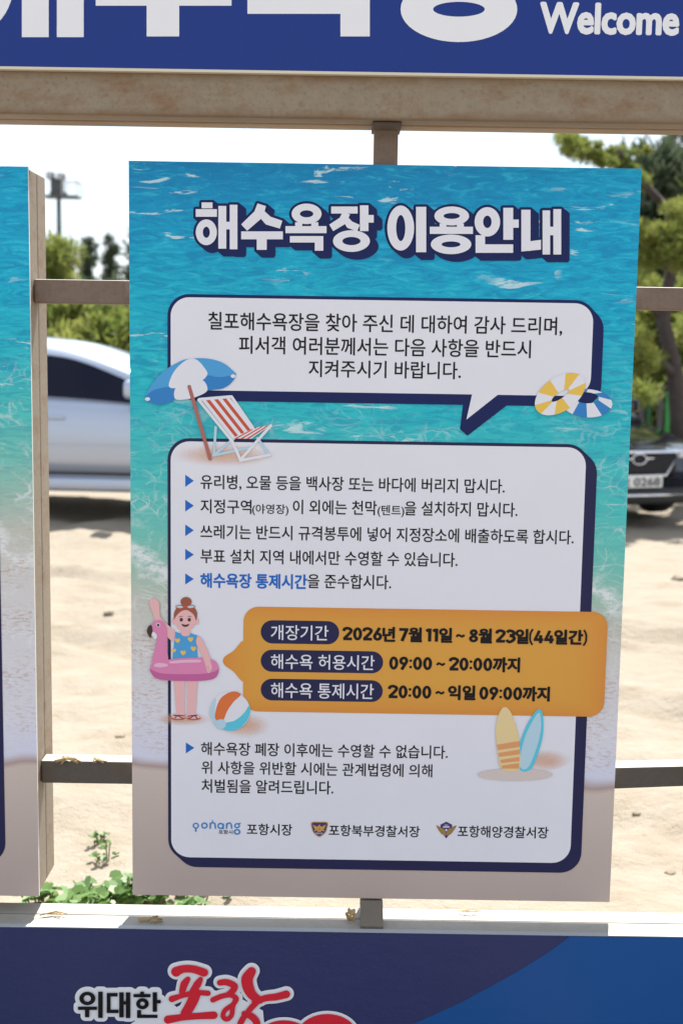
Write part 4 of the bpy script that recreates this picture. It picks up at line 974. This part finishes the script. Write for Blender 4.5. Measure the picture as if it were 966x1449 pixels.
pic('beach_ball_picture', [('', WHITE, cb([ellipse(654, 850, 138, 133)])), ('pale_segment', PALE, cb([blob([(560, 760), (530, 800), (517, 860), (530, 910), (560, 955), (590, 975), (575, 930), (555, 890), (552, 830)], 5)])),
    ('orange_segment', ORANGE, cb([blob([(556, 905), (556, 850), (585, 770), (635, 728), (690, 716), (728, 738), (680, 785), (635, 850), (606, 914)], 5)])), ('cyan_segment', CYAN, cb([blob([(622, 932), (690, 912), (750, 862), (784, 812), (792, 850), (776, 905), (735, 955), (680, 982), (625, 980), (600, 968)], 5)])), ('cap', PALE, cb([ellipse(592, 938, 36, 33)]))], 9)
cs_ = lambda p: crop(p, 540, 990, 2.841)
put('airbrush_shade', cs_([ellipse(660, 245, 115, 45, 40, -.2)]), 4, PEACH, rules, 'box')
pic('surfboards_picture', [('', BEIGE, cs_([ellipse(535, 300, 151, 24)])), ('blue_surfboard', CYAN, cs_([blob([(552, 278), (553, 190), (570, 128), (600, 70), (630, 36), (645, 58), (648, 120), (635, 190), (598, 278)], 6)])),
    ('pale_deck', PALE, cs_([blob([(556, 270), (562, 195), (580, 135), (605, 85), (628, 52), (637, 70), (638, 120), (622, 190), (588, 270)], 6)])), ('cream_surfboard', CREAM, cs_([blob([(482, 278), (465, 215), (457, 130), (465, 70), (488, 29), (515, 45), (540, 110), (553, 185), (550, 278)], 6)])),
    ('orange_stripe', TAN, cs_([poly([(461, 180), (551, 165), (553, 189), (465, 202)]), poly([(467, 213), (553, 199), (553, 219), (470, 229)]), poly([(474, 241), (552, 229), (552, 246), (478, 254)]), poly([(480, 264), (551, 254), (550, 276), (483, 276)])]))], 9)
# emblems
ce = lambda p: crop(p, 430, 1140, 5.084)
pic('police_shield_emblem', [('', GOLD, ce([blob([(53, 120), (110, 116), (170, 120), (167, 162), (152, 197), (110, 226), (70, 197), (55, 162)], 4)])), ('shield', PURPLE, ce([blob([(59, 125), (110, 121), (164, 125), (161, 160), (147, 193), (110, 219), (75, 193), (61, 160)], 4)])),
    ('eagle', GOLD, ce([poly([(62, 136), (96, 152), (104, 142), (110, 134), (116, 142), (124, 152), (158, 136), (146, 165), (124, 184), (110, 192), (96, 184), (76, 165)])])), ('rosette', ORANGE, ce([ellipse(110, 170, 9, 9, 18)])), ('star', WHITE, ce([ellipse(80, 178, 4, 4, 10), ellipse(140, 178, 4, 4, 10)]))], 5, rules)
flat('shield_lettering', words('POLICE', 446.5, 456.3, 1178, 1180, YB, .02), lay(7), WHITE, rules)
cc_ = lambda p: crop(p, 600, 1140, 4.83)
pic('coast_guard_emblem', [('', PURPLE, cc_([poly([(150, 109), (190, 130), (190, 172), (150, 224), (110, 172), (110, 130)])])), ('wings', OLDGOLD, cc_([blob([(82, 135), (112, 148), (142, 166), (148, 202), (122, 196), (98, 168)], 4), blob([(220, 135), (188, 148), (158, 166), (152, 202), (178, 196), (202, 168)], 4)])), ('mark', WHITE, cc_([rect(128, 141, 172, 149), rect(138, 130, 162, 134), ellipse(150, 166, 6, 8, 14)]))], 5, rules)
cl_ = lambda p: crop(p, 260, 1140, 5.367)
lg = [ring(92, 152, 24, 23, 14, 13), rect(86, 170, 98, 198), ring(157, 151, 25, 24, 14, 13), rect(196, 130, 207, 176)] + line([(201, 160), (205, 138), (220, 130), (236, 138), (241, 176)], 11, 4) + line([(218, 112), (218, 128)], 8, caps=True) + [ring(280, 154, 25, 24, 14, 13), rect(294, 136, 306, 178), rect(320, 134, 331, 176)] + line([(326, 160), (330, 140), (344, 132), (359, 140), (364, 176)], 11, 4) + [ring(405, 152, 22, 20, 12, 10), ring(405, 199, 26, 22, 14, 11)] + line([(418, 138), (432, 132)], 9)
put('city_logo', cl_(lg), 5, LOGO, rules)
flat('logo_lettering', words('포항시', 309.4, 329, 1174.3, 1180, YB, .014), lay(5), BLACK, rules)

# ------------------------------------------------------------------ neighbour boards on their own box frames
def side_board(x0, x1, label, seed_m, edge_x, inner_px):
    T = thing('notice_board', label, 'notice board', ((x0 + x1) / 2, 2.36, CAM_H - 1.049))
    z0, z1 = CAM_H - 1.049, CAM_H + .290
    panel(T, x0, x1, z0, z1, 2.360, .006, seed_m)
    for y0, y1 in ((2.3665, 2.432), (2.4345, 2.50)):
        for xa, xb in ((x0 + .0015, x0 + .05), (x1 - .05, x1 - .0015)):
            mesh('frame_tube', *box(xa, xb, y0, y1, z0 + .002, z1 - .002, .003), STEEL, T)
        for za_, zb2 in ((z0 + .002, z0 + .05), (z1 - .05, z1 - .002)):
            mesh('frame_tube', *box(x0 + .051, x1 - .051, y0, y1, za_, zb2, .003), STEEL, T)
    return T, z0, z1
lx = LX
T, z0, z1 = side_board(lx - .9016, lx, 'turquoise notice board cut off by the left edge, on a deep steel box frame', M_PRINT_B, 0, 0)
YL = 2.36
def rr_w(x0, z0, x1, z1, r, n=9):
    P = []
    for cx, cz, a0 in ((x1 - r, z1 - r, 0), (x0 + r, z1 - r, pi / 2), (x0 + r, z0 + r, pi), (x1 - r, z0 + r, 3 * pi / 2)): P += [(cx + r * cos(a0 + pi / 2 * i / n), cz + r * sin(a0 + pi / 2 * i / n)) for i in range(n + 1)]
    return poly(P)
ex = at(7.5, 1180, YL).x; ez0 = at(0, 1222, YL).z
flat('rules_outline', [rr_w(ex - .80, ez0, ex, CAM_H + .12, .04)], YL - .0006, NAVY2, T)
flat('rules_box', [rr_w(ex - .795, ez0 + .018, ex - .022, CAM_H + .112, .034)], YL - .0011, WHITE, T)
T, z0, z1 = side_board(RXB, RXB + .9016, 'notice board at the right edge, only the corner of its frame showing', M_PRINT_B, 0, 0)

# ------------------------------------------------------------------ banners
YN = 2.303
def banner_mat(name, kind):
    m = bpy.data.materials.new(name); m.use_nodes = True; t = NT(m); g = t.n.new('ShaderNodeNewGeometry'); P = g.outputs['Position']
    if kind == 'top': c = t.mix(t.noise(P, 3, 4), ink(14, 48, 128), ink(18, 44, 118))
    elif kind == 'navy': c = t.mix(t.noise(P, 2.2, 4), ink(34, 46, 88), ink(54, 54, 96))
    else: c = t.mix(t.noise(P, 2, 3), ink(14, 82, 152), ink(24, 70, 128))
    w = t.noise(t.mapping(P, (900, 900, 900)), 1, 1); c = t.mix(t.math('MULTIPLY', w, .10), c, ink(70, 80, 110))
    t.link(c, t.b.inputs['Base Color']); t.b.inputs['Roughness'].default_value = .38; t.b.inputs['Specular IOR Level'].default_value = .25
    b1 = t.noise(t.mapping(P, (1, 1, 1.6)), 22, 5, .6)
    dr = t.ramp(t.noise(P, 150, 2, .5), [(.62, (0, 0, 0)), (.70, (1, 1, 1))])
    t.bump(t.math('ADD', b1, t.math('MULTIPLY', dr, .25 if kind == 'navy' else 0)), .22 if kind == 'navy' else .07, .006); return m
TB, NB, SB = banner_mat('royal_blue_banner', 'top'), banner_mat('navy_banner', 'navy'), banner_mat('swoosh_blue_banner', 'blue')
z0b = at(483, 100.5, YN).z
top = thing('banner', 'royal blue banner with huge white letters and Welcome, on the upper beam', 'banner', (0, YN, z0b))
V, F = box(-2.3, 2.3, YN, YN + .010, z0b, z0b + .62); mesh('panel', V, F, [TB, FOAMEX], top, midx=[1, 1, 0, 1, 1, 1])
mesh('edge_trim', *box(-2.3, 2.3, YN - .003, YN + .011, z0b - .0055, z0b - .0005, .001), mat('banner_edge', (.66, .60, .47), .5), top)
hz = -175
def place_level(pcs): return place(pcs, YN)
big = [rect(-62, hz, -10, hz + 26), rect(-88, hz + 38, 22, hz + 72), ring(-32, -28, 52, 72, 16, 34), rect(31, hz, 69, 52), rect(80.5, hz, 118.5, 52), rect(68, -80, 82, -42)]
big += line([(231, hz), (220, hz + 60), (140, hz + 120)], [50, 54, 44]) + line([(228, hz + 55), (262, hz + 95), (325, hz + 118)], [44, 46, 42]) + [rect(135.5, -31, 327.5, 7.5), rect(207.5, 7, 253.5, 51)]
big += [ring(436, hz + 45, 84, 46, 38, 14), rect(372, hz + 84, 408, hz + 112), rect(462, hz + 84, 498, hz + 112), rect(342, hz + 110, 530, hz + 146), rect(350, -14, 523, 19), rect(481.5, 18, 523, 51)]
big += [rect(556, hz, 690, hz + 34)] + line([(632, hz + 30), (612, hz + 80), (552, hz + 122)], [40, 44, 40]) + line([(622, hz + 62), (650, hz + 100), (694, hz + 122)], [32, 40, 38]) + [rect(700, hz, 741, -40), rect(740, hz + 45, 768, hz + 82), ring(649, 12.5, 82.5, 46.5, 36.5, 10.5)]
flat('lettering', place(big, YN), YN - .0006, BANNERW, top)
flat('lettering', words('Welcome', 766, 960, 4, 45.3, YN, .036, 14), YN - .0006, BANNERW, top)

z1b = at(483, 1320, YN).z
bot = thing('banner', 'navy banner with red brush lettering and blue swoosh, below the lower beam', 'banner', (0, YN, z1b - .36))
V, F = box(-2.3, 2.3, YN, YN + .010, z1b - .36, z1b); mesh('panel', V, F, [NB, FOAMEX], bot, midx=[1, 1, 0, 1, 1, 1])
mesh('edge_trim', *box(-2.3, 2.3, YN - .001, YN + .0115, z1b + .0006, z1b + .0026, .0006), mat('banner_edge_grey', (.36, .39, .42), .5), bot)
sw = place([poly([(806, 1325.5), (780, 1345), (753, 1362), (725, 1379), (698, 1394), (648, 1421), (590, 1447), (520, 1473), (440, 1500), (300, 1540)])], YN)[0][0]
zt = z1b - .0006
sw = [(sw[0][0] + .012, zt)] + sw + [(sw[-1][0], z1b - .33), (2.29, z1b - .33), (2.29, zt)]
flat('blue_swoosh', [poly(sw)], YN - .0006, SB, bot)
cw = lambda p: crop(p, 90, 1340, 5.367)
wi = cw([ring(183, 387, 61, 51, 27, 25), rect(112, 449, 256, 474), rect(165, 473, 198, 530), rect(265, 335, 300, 535), rect(330, 345, 412, 372), rect(330, 371, 359, 473), rect(330, 472, 420, 498), rect(425, 340, 459, 531), rect(475, 340, 509, 536), rect(458, 408, 476, 433),
         rect(583, 335, 613, 354), rect(533, 353, 662, 378), ring(601, 427, 48, 42, 18, 16), rect(678, 340, 711, 488), rect(710, 398, 740, 424), rect(560, 475, 590, 511), rect(560, 510, 715, 535)])
cr_ = lambda p: crop(p, 220, 1350, 3.22)
po = []
for pts, w in (([(95, 78), (125, 66), (170, 66), (222, 82)], [34, 26, 26, 28]), ([(148, 112), (132, 135), (122, 170)], [18, 26, 20]), ([(206, 112), (192, 135), (168, 172)], [16, 26, 22]), ([(76, 202), (120, 188), (180, 174), (240, 176)], [22, 16, 18, 18]), ([(180, 180), (168, 215), (138, 268)], [40, 36, 34]), ([(58, 296), (120, 286), (190, 280), (266, 276)], [28, 22, 22, 26]),
               ([(294, 128), (325, 126), (360, 142), (352, 165), (330, 182)], [20, 22, 22, 22, 18]), ([(262, 206), (300, 190), (340, 184), (368, 200), (352, 228), (318, 252), (308, 280), (325, 294), (346, 278), (352, 244), (362, 206)], [18, 18, 16, 18, 16, 16, 16, 16, 16, 16, 14]),
               ([(438, 76), (418, 110), (424, 152), (444, 186), (478, 208)], [30, 40, 38, 32, 22]), ([(452, 216), (500, 198), (550, 192), (596, 180)], [20, 22, 24, 26]), ([(476, 204), (440, 238), (420, 262), (398, 292), (384, 330), (400, 380)], [18, 20, 18, 20, 20, 20]), ([(404, 268), (440, 282), (462, 312), (452, 360), (415, 392)], [18, 24, 24, 20, 18])):
    po += line(pts, [x * 1.3 for x in w], 4, caps=True)
po = cr_(po)
hum = [ellipse(402, 1466, 36, 23), ellipse(463, 1466, 43, 32), ellipse(432, 1486, 66, 30)]
wiw, pow_, huw = place(wi, YN), place(po, YN), place(hum, YN); s_ = YN / FPX
whites = grow(wiw, 7.0 * s_) + grow(pow_, 5.8 * s_, 3) + grow(huw, 4.2 * s_) + place([poly([(185, 1449), (236, 1413), (250, 1425), (300, 1400), (345, 1415), (372, 1430), (376, 1475), (185, 1480)])], YN)
print('white pieces', len(whites)); bk = flat('lettering_backing', whites, YN - .0010, BANNERW, bot)
flat('black_lettering', wiw, YN - .0040, BLACK, bk); flat('red_lettering', grow(pow_, .0003, 3), YN - .0040, REDB, bk); flat('red_cloud', huw, YN - .0040, REDB, bk)

# ------------------------------------------------------------------ beach plants and litter
LEAF = leaf_mat('beach_bindweed_leaf', (0.05, 0.14, 0.03), (0.16, 0.27, 0.07), .3); LEAF.node_tree.nodes['Principled BSDF'].inputs['Roughness'].default_value = .5; LEAF.node_tree.nodes['Principled BSDF'].inputs['Specular IOR Level'].default_value = .5
STEM = mat('plant_stem', (.16, .14, .05), .8)
def ground_at(px, py):
    p = at(px, py, 1.0); d = p - Vector((0, 0, CAM_H)); k = -CAM_H / d.z; q = d * k; return q.x, q.y
def weed(px, py, spread_, n, seed, label, size=.021):
    x, y = ground_at(px, py); r = random.Random(seed); T = thing('beach_plant', label, 'plant', (x, y, sand_height(x, y)), 'small green plants on the sand')
    LV, LF, S = [], [], []
    for i in range(n):
        a = r.uniform(0, 2 * pi); d = spread_ * r.random() ** .6; qx, qy = x + d * cos(a), y + d * sin(a) * .8
        h = r.uniform(.010, .055) * (1.15 - d / spread_ * .7); z = sand_height(qx, qy) + h; s = size * r.uniform(.55, 1.25)
        tilt = Matrix.Rotation(r.uniform(0, 2 * pi), 3, 'Z') @ Matrix.Rotation(r.uniform(-.8, .8), 3, 'X') @ Matrix.Rotation(r.uniform(-.5, .5), 3, 'Y'); o = len(LV)
        out = [(0, -.1), (.55, -.45), (1, .05), (.85, .6), (.4, .95), (0, .85), (-.4, .95), (-.85, .6), (-1, .05), (-.55, -.45)]
        LV.append((qx, qy, z))
        for u, v in out:
            q = tilt @ Vector((u * s, v * s, .35 * abs(u) * s)); LV.append((qx + q.x, qy + q.y, z + q.z))
        m_ = len(out); LF += [(o, o + 1 + k, o + 1 + (k + 1) % m_) for k in range(m_)]
        if i % 2 == 0: S.append(tube([(x + (qx - x) * .35, y + (qy - y) * .35, sand_height(x, y) - .01), (qx * .7 + x * .3, qy * .7 + y * .3, z - .03), (qx, qy, z)], .0022, 5))
    mesh('leaves', LV, LF, LEAF, T); V, F = join(*S); mesh('stems', V, F, STEM, T); return T
weed(178, 1274, .11, 95, 1, 'largest leafy green plant, half behind the lower left corner of the notice board')
weed(140, 1290, .11, 40, 2, 'spreading green plant low down just above the lower beam in the left gap')
weed(62, 1280, .10, 34, 3, 'green plant under the left board, just above the lower beam', .024)
weed(142, 1184, .035, 12, 4, 'small green sprig alone on bare sand in the left gap, the farther one', .014)
weed(152, 1208, .045, 10, 5, 'sparse flat sprig on the sand, nearer than the lone small sprig', .013)
weed(215, 1282, .09, 22, 9, 'little green plant under the left corner of the notice board', .022)
weed(278, 1290, .10, 24, 6, 'small green plant in the slit below the notice board', .022)
weed(110, 1262, .05, 10, 7, 'tiny green seedling beside the foot of the left board frame', .02)
def straw(pts, label, n=7, seed=1, rad=.0014):
    r = random.Random(seed); P = []
    for i in range(n):
        j = lambda: r.uniform(-.006, .006)
        P.append(tube([(a + j() * 1.6, b + j(), c + abs(j()) * .6) for a, b, c in pts], rad, 5))
    V, F = join(*P); return tag(mesh('dry_straw', V, F, STRAW, smooth=True), label, 'plant litter')
zr = at(120, 1077.5, 2.392).z
xa = at(85, 1077, 2.4).x; xb = at(112, 1077, 2.4).x
straw([(xa, 2.3905, zr - .004), (xa + .012, 2.3935, zr + .004), (xb - .01, 2.391, zr + .003), (xb, 2.389, zr - .004)], 'tuft of dry straw caught on the lower left rail', 9, 1, .0016)
xa = at(140, 1077, 2.4).x; straw([(xa - .006, 2.389, zr - .004), (xa, 2.393, zr + .004), (xa + .007, 2.390, zr - .002)], 'tiny wisp of straw on the lower left rail, close to the notice board', 4, 2, .0014)
xa = at(70, 1296, 2.36).x; straw([(xa - .01, 2.345, ZB + .004), (xa + .012, 2.355, ZB + .006), (xa + .03, 2.35, ZB + .004)], 'dry stalks lying in the sunlit gap on the lower beam', 4, 3, .0011)
xa = at(212, 1300, 2.345).x; straw([(xa - .012, 2.335, ZB + .003), (xa + .006, 2.34, ZB + .006), (xa + .016, 2.332, ZB + .004), (xa + .008, 2.327, ZB + .003)], 'curled dry leaf on the lower beam in the board shadow', 5, 4, .0016)
xa = at(498, 1292, 2.345).x; straw([(xa, 2.337, ZB + .003), (xa - .004, 2.342, ZB + .015), (xa + .002, 2.340, ZB + .026)], 'brown scrap of dry leaf stuck beside the post foot', 3, 5, .0034)
xa = at(668, 1299, 2.36).x; straw([(xa - .03, 2.395, ZB + .003), (xa, 2.39, ZB + .006), (xa + .02, 2.398, ZB + .003)], 'thin straw on the sunlit lower beam right of the post', 3, 6, .0009)
# pebbles
ST = mat('pebble_grey', (.22, .18, .13), .9)
for i, (px, py, s, lab) in enumerate(((155, 866, .03, 'dark clump of debris in the middle of the left sand strip'), (962, 808, .055, 'pale stone on the sand at the right edge'), (170, 1048, .018, 'small dark pebble on the sand just above the lower left rail'), (900, 1160, .014, 'little dark pebble on the sand under the lower right rail'), (948, 1236, .016, 'brown pebble on the rutted sand in the right gap'))):
    x, y = ground_at(px, py); bm = bmesh.new(); bmesh.ops.create_icosphere(bm, subdivisions=3, radius=s)
    for v in bm.verts: v.co *= 1 + .35 * noise.noise(v.co * (1.6 / s) + Vector((i * 9, 0, 0))); v.co.z *= .5
    bm.verts.index_update(); z = sand_height(x, y) + s * .05
    V = [(v.co.x + x, v.co.y + y, v.co.z + z) for v in bm.verts]; F = [tuple(v.index for v in f.verts) for f in bm.faces]; bm.free()
    tag(mesh('stone', V, F, ST, smooth=True, loc=(x, y, z)), lab, 'stone', 'stones on the sand')
